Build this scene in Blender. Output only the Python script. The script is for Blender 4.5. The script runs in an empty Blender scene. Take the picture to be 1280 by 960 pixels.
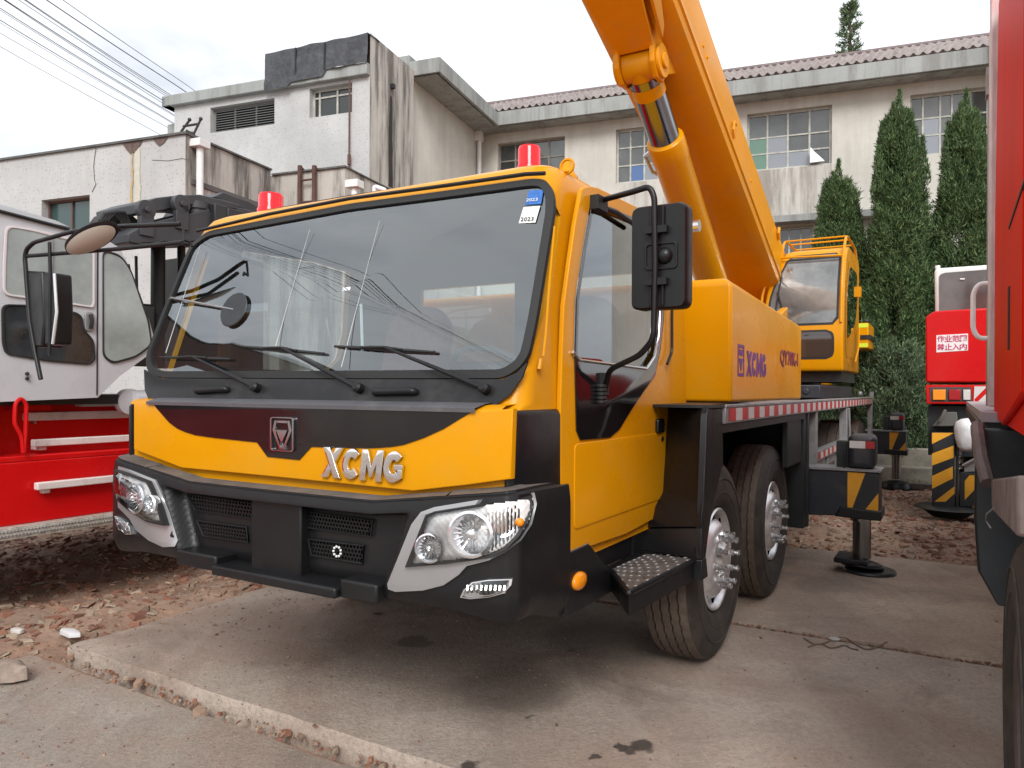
import bpy, bmesh, math, random
from mathutils import Vector, Matrix, noise
from mathutils.bvhtree import BVHTree
R = math.radians
rnd = random.Random(7)
scene = bpy.context.scene
col = scene.collection

# ---------------------------------------------------------------- camera frame
FPX, HZ, ROLL, CAMH = 935.2, 488.0, R(0.326), 1.52
TH = R(30.61)                      # heading of the crane's long axis
TB = R(20.3)                       # heading of the buildings

class Frame:
    """a ground-aligned frame: u runs back along the vehicle, v to the left, z up"""
    def __init__(s, th): s.s, s.c = math.sin(th), math.cos(th)
    def w(s, u, v, z): return Vector((s.s*u - s.c*v, s.c*u + s.s*v, z))
    def d(s, u, v, z): return s.w(u, v, z)
    def inv(s, X, Y, Z): return (s.s*X + s.c*Y, -s.c*X + s.s*Y, Z)
    def ray(s, x, y):
        dx, dy = x-640.0, y-HZ
        c, sn = math.cos(ROLL), math.sin(ROLL)
        xc = c*dx + sn*dy; yc = -sn*dx + c*dy
        return s.inv(xc/FPX, 1.0, -yc/FPX)
    def P(s, x, y, u=None, v=None, z=None, pl=None):
        du, dv, dz = s.ray(x, y)
        if u is not None: t = u/du
        elif v is not None: t = v/dv
        elif z is not None: t = (z-CAMH)/dz
        else:
            a, b, c, d = pl; t = (d - c*CAMH)/(a*du+b*dv+c*dz)
        return (du*t, dv*t, CAMH+dz*t)
CR = Frame(TH)
BU = Frame(TB)
WO = Frame(0.0)   # u = +Y, v = -X
def wray(x, y):
    u, v, z = WO.ray(x, y)
    return Vector((-v, u, z)).normalized()

# ---------------------------------------------------------------- mesh builder
class M:
    def __init__(s, fr=CR): s.V=[]; s.F=[]; s.I=[]; s.fr=fr; s.mi=0
    def v(s, p): s.V.append(s.fr.w(*p) if s.fr else Vector(p)); return len(s.V)-1
    def f(s, ids): s.F.append(tuple(ids)); s.I.append(s.mi)
    def poly(s, pts): s.f([s.v(p) for p in pts])
    def loft(s, loops, cap=True, closed=True):
        n=len(loops[0]); ids=[[s.v(p) for p in L] for L in loops]
        for a,b in zip(ids,ids[1:]):
            for i in range(n if closed else n-1):
                j=(i+1)%n; s.f((a[i],a[j],b[j],b[i]))
        if cap: s.f(ids[0][::-1]); s.f(ids[-1])
        return s
    def hexa(s, b, t): return s.loft([b,t])
    def box(s, lo, hi):
        (a,b,c),(d,e,f)=lo,hi
        return s.loft([[(a,b,c),(d,b,c),(d,e,c),(a,e,c)],[(a,b,f),(d,b,f),(d,e,f),(a,e,f)]])
    def prism(s, pts, vec):
        return s.loft([pts,[(p[0]+vec[0],p[1]+vec[1],p[2]+vec[2]) for p in pts]])
    def tube(s, path, r, n=10, cap=True):
        path=[Vector(p) for p in path]; loops=[]; up=None
        for i,p in enumerate(path):
            if i==0: t=path[1]-p
            elif i==len(path)-1: t=p-path[i-1]
            else: t=(path[i+1]-p).normalized()+(p-path[i-1]).normalized()
            t.normalize()
            if up is None:
                up=Vector((0,0,1)) if abs(t.z)<.9 else Vector((1,0,0))
            a=t.cross(up)
            if a.length<1e-4: a=t.cross(Vector((0,1,0)))
            a.normalize(); b=a.cross(t).normalized(); up=b
            rr=r[i] if isinstance(r,(list,tuple)) else r
            loops.append([tuple(p+a*math.cos(k*2*math.pi/n)*rr+b*math.sin(k*2*math.pi/n)*rr) for k in range(n)])
        return s.loft(loops,cap)
    def cyl(s, a, b, r, r2=None, n=24): return s.tube([a,b],[r,r if r2 is None else r2],n)
    def lathe(s, prof, o, ax, n=32, cap=True):
        """prof: (radius, distance along axis)"""
        o=Vector(o); ax=Vector(ax).normalized()
        a=ax.cross(Vector((0,0,1)) if abs(ax.z)<.9 else Vector((1,0,0))).normalized(); b=ax.cross(a)
        return s.loft([[tuple(o+ax*h+(a*math.cos(k*2*math.pi/n)+b*math.sin(k*2*math.pi/n))*r) for k in range(n)] for r,h in prof],cap)
    def sphere(s, o, r, n=12, sc=(1,1,1)):
        L=[]
        for i in range(n+1):
            a=math.pi*i/n; rr=max(math.sin(a),.001)
            L.append([(o[0]+r*sc[0]*rr*math.cos(k*math.pi/n),o[1]+r*sc[1]*rr*math.sin(k*math.pi/n),o[2]+r*sc[2]*math.cos(a)) for k in range(2*n)])
        return s.loft(L)

WLOC={}
def finish(name, me_or_M, mats, parent=None, bevel=0, seg=2, smooth=None, bang=35):
    m=me_or_M
    me=bpy.data.meshes.new(name)
    c=Vector((0,0,0))
    if isinstance(m,M):
        lo=[min(v[i] for v in m.V) for i in range(3)]; hi=[max(v[i] for v in m.V) for i in range(3)]
        c=Vector([(lo[i]+hi[i])/2 for i in range(3)])
        if parent is None: c.z=lo[2]
        me.from_pydata([tuple(v-c) for v in m.V],[],m.F)
        for p,i in zip(me.polygons,m.I): p.material_index=i
        bm=bmesh.new(); bm.from_mesh(me)
        bmesh.ops.recalc_face_normals(bm,faces=bm.faces[:])
        bm.to_mesh(me); bm.free()
    o=bpy.data.objects.new(name,me); col.objects.link(o)
    if not isinstance(mats,(list,tuple)): mats=[mats]
    for k in mats: me.materials.append(k)
    if parent is not None: o.parent=parent; o.location=c-WLOC[parent]
    else: o.location=c
    WLOC[o]=c
    if bevel:
        b=o.modifiers.new('b','BEVEL'); b.width=bevel; b.segments=seg; b.limit_method='ANGLE'; b.angle_limit=R(bang)
        b.use_clamp_overlap=True; b.harden_normals=False
    if smooth is None: smooth=40
    if smooth:
        for p in me.polygons: p.use_smooth=True
        me.set_sharp_from_angle(angle=R(smooth if not bevel else 75))
        if bevel:
            for a in me.edges: pass
    return o
def solid(o, objs_cut):
    """boolean difference, baked into the mesh"""
    for k in objs_cut:
        md=o.modifiers.new('x','BOOLEAN'); md.operation='DIFFERENCE'; md.object=k; md.solver='EXACT'; md.material_mode='TRANSFER'
    dg=bpy.context.evaluated_depsgraph_get(); dg.update()
    me=bpy.data.meshes.new_from_object(o.evaluated_get(dg))
    o.modifiers.clear(); old=o.data; o.data=me
    for k in objs_cut: bpy.data.objects.remove(k)
    return o
def thing(name, label, cat, loc, group=None):
    e=bpy.data.objects.new(name,None); col.objects.link(e); e.location=loc; e.empty_display_size=.3
    WLOC[e]=Vector(loc); return tag(e,label,cat,group)
def tag(o, label=None, cat=None, group=None, kind=None):
    if label: o['label']=label
    if cat: o['category']=cat
    if group: o['group']=group
    if kind: o['kind']=kind
    return o
def copy_tree(o, parent=None, loc=None):
    c=o.copy(); col.objects.link(c)
    if parent: c.parent=parent
    if loc is not None: c.location=loc
    WLOC[c]=Vector(c.location)+(WLOC[parent] if parent else Vector())
    for ch in [k for k in list(bpy.data.objects) if k.parent==o]: copy_tree(ch,c)
    return c
def curve_fill(loops, th, bev=0.0):
    """2-D loops (first outer, rest holes) -> (verts, faces) of a plate, thickness th, z from 0 to th"""
    cu=bpy.data.curves.new('t','CURVE'); cu.dimensions='2D'; cu.fill_mode='BOTH'; cu.extrude=th/2-bev; cu.bevel_depth=bev; cu.offset=-bev
    for L in loops:
        sp=cu.splines.new('POLY'); sp.points.add(len(L)-1); sp.use_cyclic_u=True
        for q,p in zip(sp.points,L): q.co=(p[0],p[1],0,1)
    o=bpy.data.objects.new('t',cu); col.objects.link(o)
    dg=bpy.context.evaluated_depsgraph_get(); dg.update()
    me=bpy.data.meshes.new_from_object(o.evaluated_get(dg))
    bm=bmesh.new(); bm.from_mesh(me); bmesh.ops.remove_doubles(bm,verts=bm.verts[:],dist=1e-5); bm.to_mesh(me); bm.free()
    V=[(v.co.x,v.co.y,v.co.z+th/2) for v in me.vertices]; F=[tuple(p.vertices) for p in me.polygons]
    bpy.data.objects.remove(o); bpy.data.curves.remove(cu); bpy.data.meshes.remove(me)
    return V,F
def plate(m, loops, mp, th, bev=0.0):
    V,F=curve_fill(loops,th,bev); base=len(m.V)
    for p in V: m.v(mp(*p))
    for f in F: m.f([base+i for i in f])
    return m
def rnd_poly(pts, r, n=4):
    """round the corners of a polygon (any dimension)"""
    out=[]; N=len(pts); pts=[Vector(p) for p in pts]
    rs=r if isinstance(r,(list,tuple)) else [r]*N
    for i in range(N):
        p=pts[i]; a=pts[i-1]-p; b=pts[(i+1)%N]-p; rr=min(rs[i],a.length*.48,b.length*.48)
        if rr<=1e-5: out.append(tuple(p)); continue
        A=p+a.normalized()*rr; B=p+b.normalized()*rr
        for k in range(n+1):
            t=k/n; out.append(tuple(A*(1-t)**2+p*2*t*(1-t)+B*t*t))
    return out
def smooth_path(pts, r, n=5):
    pts=[Vector(p) for p in pts]; out=[tuple(pts[0])]
    for i in range(1,len(pts)-1):
        p=pts[i]; a=pts[i-1]-p; b=pts[i+1]-p; rr=min(r,a.length*.48,b.length*.48)
        A=p+a.normalized()*rr; B=p+b.normalized()*rr
        for k in range(n+1):
            t=k/n; out.append(tuple(A*(1-t)**2+p*2*t*(1-t)+B*t*t))
    out.append(tuple(pts[-1])); return out
def text_loops(s, size=1, bold=0.0, res=2):
    cu=bpy.data.curves.new('t','FONT'); cu.body=s; cu.size=size; cu.extrude=.002; cu.resolution_u=res; cu.offset=bold
    cu.align_x='CENTER'; cu.align_y='CENTER'
    o=bpy.data.objects.new('t',cu); col.objects.link(o)
    dg=bpy.context.evaluated_depsgraph_get(); dg.update()
    me=bpy.data.meshes.new_from_object(o.evaluated_get(dg))
    V=[(v.co.x,v.co.y,v.co.z) for v in me.vertices]; F=[tuple(p.vertices) for p in me.polygons]
    bpy.data.objects.remove(o); bpy.data.curves.remove(cu); bpy.data.meshes.remove(me)
    return V,F
def put_text(m, s, size, mp, sx=1.0, bold=0.0, box=None):
    """mp(x, y, depth) -> frame point. box=(w,h) scales the text to fit"""
    V,F=text_loops(s,size,bold)
    if box and V:
        x0=min(v[0] for v in V);x1=max(v[0] for v in V);y0=min(v[1] for v in V);y1=max(v[1] for v in V)
        V=[((v[0]-(x0+x1)/2)/(x1-x0)*box[0],(v[1]-(y0+y1)/2)/(y1-y0)*box[1],v[2]) for v in V]; sx=1
    base=len(m.V)
    for p in V: m.v(mp(p[0]*sx,p[1],p[2]+.002))
    for f in F: m.f([base+i for i in f])
# letter strokes for the wide block lettering, unit height, each letter a list of polygons
def glyph(ch):
    w=.24
    if ch=='X':
        return [[(-.04,0),(.30,0),(.99,1),(.65,1)],[(-.04,1),(.30,1),(.99,0),(.65,0)]]
    if ch=='M':
        return [[(-.02,0),(.26,0),(.29,.56),(.46,.12),(.58,.12),(.77,.56),(.77,0),(1.06,0),(1.06,1),(.78,1),(.52,.46),(.28,1),(.02,1)]]
    if ch in 'CG':
        pts=[]; n=14
        for i in range(n+1):
            a=R(42)+R(276 if ch=='C' else 280)*i/n; pts.append((.45+.47*math.cos(a),.5+.5*math.sin(a)))
        inn=[]
        for i in range(n+1):
            a=R(42)+R(276 if ch=='C' else 280)*i/n; inn.append((.45+.19*math.cos(a),.5+.22*math.sin(a)))
        P=pts+inn[::-1]
        if ch=='G': return [P,[(.5,.40),(.9,.40),(.9,.58),(.5,.58)],[(.70,.06),(.9,.16),(.9,.42),(.70,.42)]]
        return [P]
def letters(m, txt, mp, w, h, th, shear=.0, gap=.1, bev=0):
    x=0; adv=[]
    for ch in txt: adv.append((ch,x)); x+={'X':.95,'C':.85,'M':1.04,'G':.92}[ch]+gap
    tot=x-gap; k=0
    for ch,x0 in adv:
        for j,pg in enumerate(glyph(ch)):
            pts=[((x0+p[0])/tot*w+ (p[1]*h*shear), p[1]*h) for p in pg]
            plate(m,[pts],lambda a,b,c,k=j: mp(a,b,c+.0012*k),th,bev)

# ---------------------------------------------------------------- materials
def lin(c):
    if isinstance(c,str):
        c=[int(c[i:i+2],16)/255 for i in (0,2,4)]
        c=[x/12.92 if x<=.04045 else ((x+.055)/1.055)**2.4 for x in c]
    return (c[0],c[1],c[2],1)
def mat(name, c, rough=.5, metal=0, coat=0, var=0, vs=6, bump=0, bs=60, dirt=None, dirt_amt=0, ds=3, emit=0, island=None, spec=.5, stretch=None, rvar=0):
    m=bpy.data.materials.new(name); m.use_nodes=True; nt=m.node_tree; N=nt.nodes; L=nt.links
    b=N['Principled BSDF']; b.inputs['Base Color'].default_value=lin(c); b.inputs['Roughness'].default_value=rough
    b.inputs['Metallic'].default_value=metal; b.inputs['Specular IOR Level'].default_value=spec
    if coat: b.inputs['Coat Weight'].default_value=coat; b.inputs['Coat Roughness'].default_value=.06
    if emit: b.inputs['Emission Color'].default_value=lin(c); b.inputs['Emission Strength'].default_value=emit
    tc=N.new('ShaderNodeNewGeometry'); src=tc.outputs['Position']
    if stretch:
        mp=N.new('ShaderNodeMapping'); mp.inputs['Scale'].default_value=stretch; L.new(src,mp.inputs[0]); src=mp.outputs[0]
    cur=None
    def rgb(v):
        n=N.new('ShaderNodeRGB'); n.outputs[0].default_value=v; return n.outputs[0]
    def mix(fac,a,bb,mode='MIX'):
        n=N.new('ShaderNodeMix'); n.data_type='RGBA'; n.blend_type=mode
        if hasattr(fac,'is_linked') or hasattr(fac,'links'): L.new(fac,n.inputs[0])
        else: n.inputs[0].default_value=fac
        L.new(a,n.inputs[6]); L.new(bb,n.inputs[7]); return n.outputs[2]
    def noi(sc,det=4,ro=.6):
        n=N.new('ShaderNodeTexNoise'); n.inputs['Scale'].default_value=sc; n.inputs['Detail'].default_value=det; n.inputs['Roughness'].default_value=ro
        L.new(src,n.inputs['Vector']); return n.outputs['Fac']
    def ramp(fac,a,b2,va=0,vb=1):
        n=N.new('ShaderNodeMapRange'); n.inputs[1].default_value=a; n.inputs[2].default_value=b2; n.inputs[3].default_value=va; n.inputs[4].default_value=vb
        L.new(fac,n.inputs[0]); return n.outputs[0]
    cur=rgb(lin(c))
    if island:
        g=tc.outputs['Random Per Island']; r=N.new('ShaderNodeValToRGB'); el=r.color_ramp.elements
        el[0].position=0; el[0].color=lin(island[0]); el[1].position=1; el[1].color=lin(island[-1])
        for i,k in enumerate(island[1:-1]): e=el.new((i+1)/(len(island)-1)); e.color=lin(k)
        L.new(g,r.inputs[0]); cur=r.outputs[0]
    if var:
        cc=lin(c); lo=rgb(tuple(max(0,x*(1-var)) for x in cc[:3])+(1,)); hi=rgb(tuple(min(1,x*(1+var)) for x in cc[:3])+(1,))
        if island:
            cur=mix(ramp(noi(vs),.3,.7,0,.5),cur,mix(.5,cur,rgb((.05,.04,.03,1))))
        else: cur=mix(ramp(noi(vs,8,.65),.3,.7),lo,hi)
    if dirt:
        cur=mix(ramp(noi(ds,8,.7),.5,.72,0,dirt_amt),cur,rgb(lin(dirt)))
    L.new(cur,b.inputs['Base Color'])
    if rvar: L.new(ramp(noi(vs*1.7,6),.3,.7,max(.02,rough-rvar),rough+rvar),b.inputs['Roughness'])
    if bump:
        bn=N.new('ShaderNodeBump'); bn.inputs['Strength'].default_value=1; bn.inputs['Distance'].default_value=bump
        L.new(noi(bs,5),bn.inputs['Height']); L.new(bn.outputs[0],b.inputs['Normal'])
    return m
def glassmat(name, tint=(.8,.85,.85), refl=.12, rough=.01):
    m=bpy.data.materials.new(name); m.use_nodes=True; nt=m.node_tree; N=nt.nodes; L=nt.links
    N.remove(N['Principled BSDF']); out=N['Material Output']
    t=N.new('ShaderNodeBsdfTransparent'); t.inputs[0].default_value=(*tint,1)
    g=N.new('ShaderNodeBsdfGlossy'); g.inputs['Roughness'].default_value=rough; g.inputs[0].default_value=(.92,.97,1,1)
    fr=N.new('ShaderNodeFresnel'); fr.inputs[0].default_value=1.5
    a=N.new('ShaderNodeMath'); a.operation='MULTIPLY_ADD'; a.use_clamp=True; L.new(fr.outputs[0],a.inputs[0]); a.inputs[1].default_value=1.6; a.inputs[2].default_value=refl
    mx=N.new('ShaderNodeMixShader'); L.new(a.outputs[0],mx.inputs[0]); L.new(t.outputs[0],mx.inputs[1]); L.new(g.outputs[0],mx.inputs[2]); L.new(mx.outputs[0],out.inputs[0])
    return m
# ---------------------------------------------------------------- palette
YEL  = mat('yellow_paint',(.66,.28,.002),rough=.27,spec=.18,coat=.06,var=.05,vs=1.3,dirt=(.50,.27,.05),dirt_amt=.28,ds=2.2,rvar=.10)
YELM = mat('yellow_paint_boom',(.74,.305,.002),rough=.36,spec=.2,coat=.05,var=.07,vs=1.4,dirt=(.50,.27,.08),dirt_amt=.45,ds=1.8,rvar=.10)
BLK  = mat('black_plastic',(.008,.008,.009),rough=.42,spec=.35,var=.2,vs=4,dirt=(.04,.034,.03),dirt_amt=.25,ds=3,rvar=.1)
BLKG = mat('black_gloss',(.008,.008,.009),rough=.16,coat=.3,dirt=(.03,.028,.025),dirt_amt=.3,ds=4)
RUB  = mat('black_rubber',(.012,.012,.012),rough=.6)
COWL = mat('cowl_black',(.012,.012,.013),rough=.34,spec=.35,dirt=(.06,.057,.054),dirt_amt=.5,ds=5)
LEDG = mat('dusty_ledge',(.10,.085,.075),rough=.8,var=.35,vs=9,dirt=(.17,.12,.08),dirt_amt=.7,ds=5)
TYRE = mat('tyre_rubber',(.034,.028,.024),rough=.75,var=.3,vs=12,dirt=(.085,.062,.045),dirt_amt=.75,ds=5,bump=.002,bs=80)
TREAD= mat('tread_dusty',(.095,.072,.055),rough=.85,var=.3,vs=25,dirt=(.12,.088,.062),dirt_amt=.7,ds=7,bump=.003,bs=60)
RIM  = mat('rim_metal',(.78,.78,.79),rough=.33,metal=.7,var=.1,vs=14,dirt=(.22,.17,.13),dirt_amt=.35,ds=9)
CHR  = mat('chrome',(.82,.82,.83),rough=.06,metal=1)
CHRD = mat('chrome_soft',(.70,.70,.71),rough=.25,metal=.9)
TRAY = mat('headlamp_tray',(.90,.87,.84),rough=.3,metal=.0,var=.25,vs=30)
SILV = mat('silver_trim',(.42,.42,.43),rough=.33,metal=.6,var=.05)
STEEL= mat('galvanised',(.30,.295,.30),rough=.5,metal=.5,var=.25,vs=9,dirt=(.16,.12,.09),dirt_amt=.5,ds=5)
DSTEEL=mat('dark_chassis',(.014,.017,.020),rough=.45,var=.3,vs=5,dirt=(.07,.06,.05),dirt_amt=.4,ds=4)
CHECK= mat('chequer_plate',(.14,.13,.125),rough=.5,metal=.4,var=.4,vs=22,dirt=(.10,.075,.055),dirt_amt=.6,ds=9)
GREYP= mat('grey_blue_steel',(.020,.023,.030),rough=.45,var=.2,vs=6,dirt=(.10,.085,.07),dirt_amt=.4,ds=5)
AMB  = mat('amber_lens',(.80,.26,.01),rough=.2,spec=.3,coat=.3)
REDL = mat('red_lens',(.34,.006,.010),rough=.12,spec=.3,coat=.3)
REDB = mat('red_beacon',(.72,.006,.014),rough=.12,spec=.3,coat=.4)
RED  = mat('red_paint',(.56,.006,.007),rough=.3,spec=.2,coat=.08,var=.08,vs=2,dirt=(.35,.04,.03),dirt_amt=.35,ds=2,rvar=.05)
REDH = mat('red_paint_near',(.64,.010,.005),rough=.45,spec=.05,coat=.0,var=.1,vs=1.5,dirt=(.45,.06,.02),dirt_amt=.3,ds=1.3)
WHT  = mat('white_paint',(.74,.74,.73),rough=.4,var=.05,dirt=(.4,.37,.33),dirt_amt=.3,ds=5)
GREYC= mat('grey_cab_paint',(.52,.52,.55),rough=.33,coat=.3,var=.04,vs=2,dirt=(.3,.28,.26),dirt_amt=.4,ds=2)
CREAM= mat('cream_frame',(.60,.55,.55),rough=.5)
GLW  = glassmat('windscreen_glass',(.70,.82,.84),.125)
GLD  = glassmat('door_glass',(.42,.45,.44),.07)
GLK  = glassmat('dark_glass',(.30,.33,.34),.10)
GLO  = glassmat('lens_clear',(.95,.95,.95),.02)
SEAT = mat('seat_cloth',(.30,.12,.11),rough=.85,var=.2,vs=20)
SEATG= mat('seat_grey',(.16,.16,.17),rough=.8,var=.2,vs=20)
INT  = mat('interior_trim',(.20,.20,.20),rough=.7,var=.1)
INTD = mat('interior_dark',(.05,.052,.055),rough=.7,var=.2)
PURP = mat('purple_decal',(.13,.012,.17),rough=.5)
DKRED= mat('maroon_decal',(.18,.012,.03),rough=.5)
RREF = mat('red_reflective',(.50,.02,.025),rough=.35,dirt=(.3,.1,.08),dirt_amt=.4,ds=14)
WREF = mat('white_reflective',(.60,.58,.56),rough=.35,dirt=(.32,.28,.25),dirt_amt=.5,ds=14)
YREF = mat('yellow_stripe',(.78,.36,.02),rough=.45,dirt=(.4,.2,.03),dirt_amt=.3,ds=9)
LIME = mat('lime_reflective',(.62,.8,.05),rough=.4)
BLUS = mat('blue_sticker',(.03,.14,.45),rough=.6,var=.3,vs=90)
WSTK = mat('white_sticker',(.75,.76,.74),rough=.6)
INK  = mat('black_ink',(.02,.02,.02),rough=.6)
HOLE = mat('grille_void',(.003,.003,.003),rough=1,spec=.0)
HATCH= mat('orange_lip',(.75,.30,.02),rough=.5)
BOWL = mat('reflector_silver',(.80,.80,.82),rough=.18,metal=.7)
# ================================================================ THE YELLOW TRUCK CRANE
crane = thing('truck_crane','large yellow truck crane with raised boom in the middle of the yard','truck crane',CR.w(6.5,2.5,0))
VR, VL, CV = 1.375, 3.685, 2.5
def pw(z, off=0): return 2.43+.328*(z-1.597)-off       # raked windscreen plane
PWP=(1.0,0.0,-.328,2.43-.328*1.597)                     # u - .328 z = d
def PW(x,y,off=0):
    a,b,c,d=PWP; return CR.P(x,y,pl=(a,b,c,d-off))
nW=Vector((-1,0,.328)).normalized()
def offW(p,d): return tuple(Vector(p)+nW*d)
def PF(x,y,u=2.31): return CR.P(x,y,u=u)
def PS(x,y,v=VR): return CR.P(x,y,v=v)

# --- cab shell : hollow loft with the window openings cut out
def ring(u0,u1,v0,v1,z,rf=.09,rb=.05,n=6,zb=None):
    P=[(u0,v0),(u0,v1),(u1,v1),(u1,v0)]; out=[]
    for (pu,pv),r,(a,b) in zip(P,(rf,rf,rb,rb),(((1,0),(0,1)),((0,-1),(1,0)),((-1,0),(0,-1)),((0,1),(-1,0)))):
        A=Vector((pu+a[0]*r,pv+a[1]*r)); B=Vector((pu+b[0]*r,pv+b[1]*r)); p=Vector((pu,pv))
        for k in range(n+1):
            t=k/n; q=A*(1-t)**2+p*2*t*(1-t)+B*t*t; out.append((q.x,q.y,z))
    return out
def cabloops(i=0.0):
    L=[]
    for z,ins in ((.80+i,0),(1.10,0),(1.44,0)): L.append(ring(2.335+i,4.40-i,VR+i,VL-i,z,.05,.05))
    for z in (1.47,1.6,1.9,2.2,2.36): L.append(ring(pw(z)+i,4.40-i,VR+i+.03*(z-1.5),VL-i-.03*(z-1.5),z,.10,.05))
    for z,ins in ((2.42,.012),(2.455,.035),(2.478,.075),(2.49,.14)):
        L.append(ring(pw(2.36)+.02+ins+i,4.40-i-ins,VR+i+.025+ins,VL-i-.025-ins,z-i,.12,.06))
    return L
mo=M(); mo.loft(cabloops()); shell=finish('cab_shell',mo,[YEL],crane,smooth=38)
mi=M(); mi.loft(cabloops(.045)); ci=finish('x',mi,[INTD])
# windscreen opening
WS=[(186,466),(184,446),(206,388),(240,306),(262,290),(440,256),(560,240),(668,225),(684,226),(693,240),(694,262),(684,325),(672,400),(662,446),(650,462),(630,474),(440,474),(204,473)]
WSp=[PW(x,y) for x,y in WS]
def inset(P,d):
    P=[Vector(p) for p in P]; out=[]; c=sum(P,Vector())/len(P)
    for i,p in enumerate(P):
        a=(p-P[i-1]).normalized(); b=(P[(i+1)%len(P)]-p).normalized()
        na=nW.cross(a); nb=nW.cross(b)
        if na.dot(c-p)<0: na=-na
        if nb.dot(c-p)<0: nb=-nb
        n_=(na+nb); n_=n_/max(.35,n_.length**2/2) if n_.length>1e-6 else na
        out.append(tuple(p+n_*d))
    return out
WSp=rnd_poly(WSp,.05,3)
WSin=inset(WSp,.022)
mc=M(); mc.loft([[offW(p,.3) for p in WSin],[offW(p,-.10) for p in WSin]]); cw=finish('x',mc,[YEL])
# door window opening (both sides)
DW=[(738,254),(727,314),(718,375),(716,446),(724,452),(808,462),(819,440),(824,400),(826,300),(800,281)]
DWp=[PS(x,y) for x,y in DW]
md=M(); md.prism([(p[0],VR-.2,p[2]) for p in DWp],(0,3.0,0)); cd=finish('x',md,[YEL])
mb=M()
for a,b in ((1.62,2.42),(2.56,3.36)): mb.box((4.2,a,1.72),(4.6,b,2.25))
cb=finish('x',mb,[YEL])
# quarter window behind the door
solid(shell,[ci,cw,cd,cb])
for p in shell.data.polygons: p.use_smooth=True
shell.data.set_sharp_from_angle(angle=R(38))
# lower rear skirt cut is given by the wheel arch block standing in front of it

# --- windscreen rubber, glass
m=M()
out=[offW(p,.012) for p in WSp]; inn=[offW(p,.016) for p in inset(WSp,.034)]
back=[offW(p,-.03) for p in inset(WSp,.034)]; outb=[offW(p,-.01) for p in WSp]
m.loft([outb,out,inn,back],cap=False)
finish('windscreen_seal',m,RUB,crane,smooth=50)
m=M(); n=14
# glass bowed slightly forward
gl=[Vector(p) for p in inset(WSp,.024)]
cz=Vector(PW(440,365))
rings=[]
for k in (1.0,.8,.6,.4,.2,.02):
    rings.append([offW(tuple(cz.lerp(g,k)),.004+.03*(1-k*k)) for g in gl])
m.loft(rings,cap=False); m.poly(rings[-1])
finish('windscreen',m,GLW,crane,smooth=60)
# drip rail across the top of the screen
m=M(); m.tube([offW(PW(x,y),.02) for x,y in ((250,291),(340,270),(440,251),(560,235),(660,221),(684,220))],.009,6); finish('drip_rail',m,BLK,crane)

# --- cowl below the screen (black) and grey ridge
cow=[(183,462),(184,488),(190,502),(300,508),(440,512),(600,514),(616,511),(640,494),(655,472),(662,452),(648,466),(630,474),(440,474),(204,473)]
m=M(); plate(m,[[(-CR.P(x,y,pl=PWP)[1],CR.P(x,y,pl=PWP)[2]) for x,y in cow]],lambda a,b,c:(pw(b)-.004-c,-a,b),.012,.003); finish('cowl',m,COWL,crane)
# lower front face : yellow panel + black centre + ridge
def fz(x,y): p=PF(x,y,2.30); return (-p[1],p[2])
yl=[(167,503),(167,562),(227,585),(300,592),(420,604),(516,614),(580,607),(638,599),(641,511),(592,514),(400,512),(190,503)]
m=M(); plate(m,[[fz(*p) for p in yl]],lambda a,b,c:(2.335-c,-a,b),.035,.006); finish('front_panel',m,YEL,crane)
bl=[(190,502),(198,512),(205,520),(212,528),(222,535.5),(232,540),(245,544),(270,547.5),(322,553),(335,571),(375,575),(390,558.5),(440,560),(470,560),(490,558.5),(505,556),(530,547.5),(555,536),(577,522.5),(590,515),(594,512),(400,509)]
m=M(); plate(m,[[fz(*p) for p in bl]],lambda a,b,c:(2.301-c,-a,b),.006,.001); finish('front_decal_panel',m,BLKG,crane)
m=M()
p0=PF(168,502); p1=PF(642,511); zt=1.452
ya,yb=PF(188,503)[1],PF(598,512)[1]
m.loft([[(2.288,ya,zt-.014),(2.288,yb,zt-.014)][::-1],[(2.285,ya,zt+.002),(2.285,yb,zt+.002)][::-1],[(2.33,ya-.01,zt+.018),(2.33,yb-.02,zt+.018)][::-1],[(2.41,ya-.01,zt+.024),(2.41,yb-.02,zt+.024)][::-1]],cap=False,closed=False)
my=M(); my.loft([[(2.302,VL-.055,zt-.012),(2.302,VR+.035,zt-.012)][::-1],[(2.305,VL-.055,zt-.004),(2.305,VR+.035,zt-.004)][::-1],[(2.335,VL-.045,zt+.012),(2.335,VR+.03,zt+.012)][::-1],[(2.42,VL-.04,zt+.018),(2.42,VR+.03,zt+.018)][::-1]],cap=False,closed=False); finish('panel_shelf',my,YEL,crane)
ridge=finish('panel_ridge',m,[mat('ridge_grey',(.10,.10,.11),rough=.35,dirt=(.2,.19,.18),dirt_amt=.4,ds=6)],crane)
# black corner pieces
for s in (0,1):
    m=M()
    if s==0: o=[(2.315,1.40),(2.33,VR-.004),(2.40,VR-.022),(2.70,VR-.022),(2.715,VR-.012),(2.715,VR+.03),(2.4,VR+.06)]
    else: o=[(2.315,VL-.03),(2.33,VL+.004),(2.40,VL+.02),(2.70,VL+.02),(2.715,VL+.01),(2.715,VL-.03),(2.4,VL-.06)]
    m.loft([[(u,v,1.14) for u,v in o],[(u,v,1.425) for u,v in o],[(u+.01,v+(.012 if s==0 else -.012),1.447) for u,v in o]])
    finish('corner_deflector',m,BLK,crane,bevel=.008)
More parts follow.
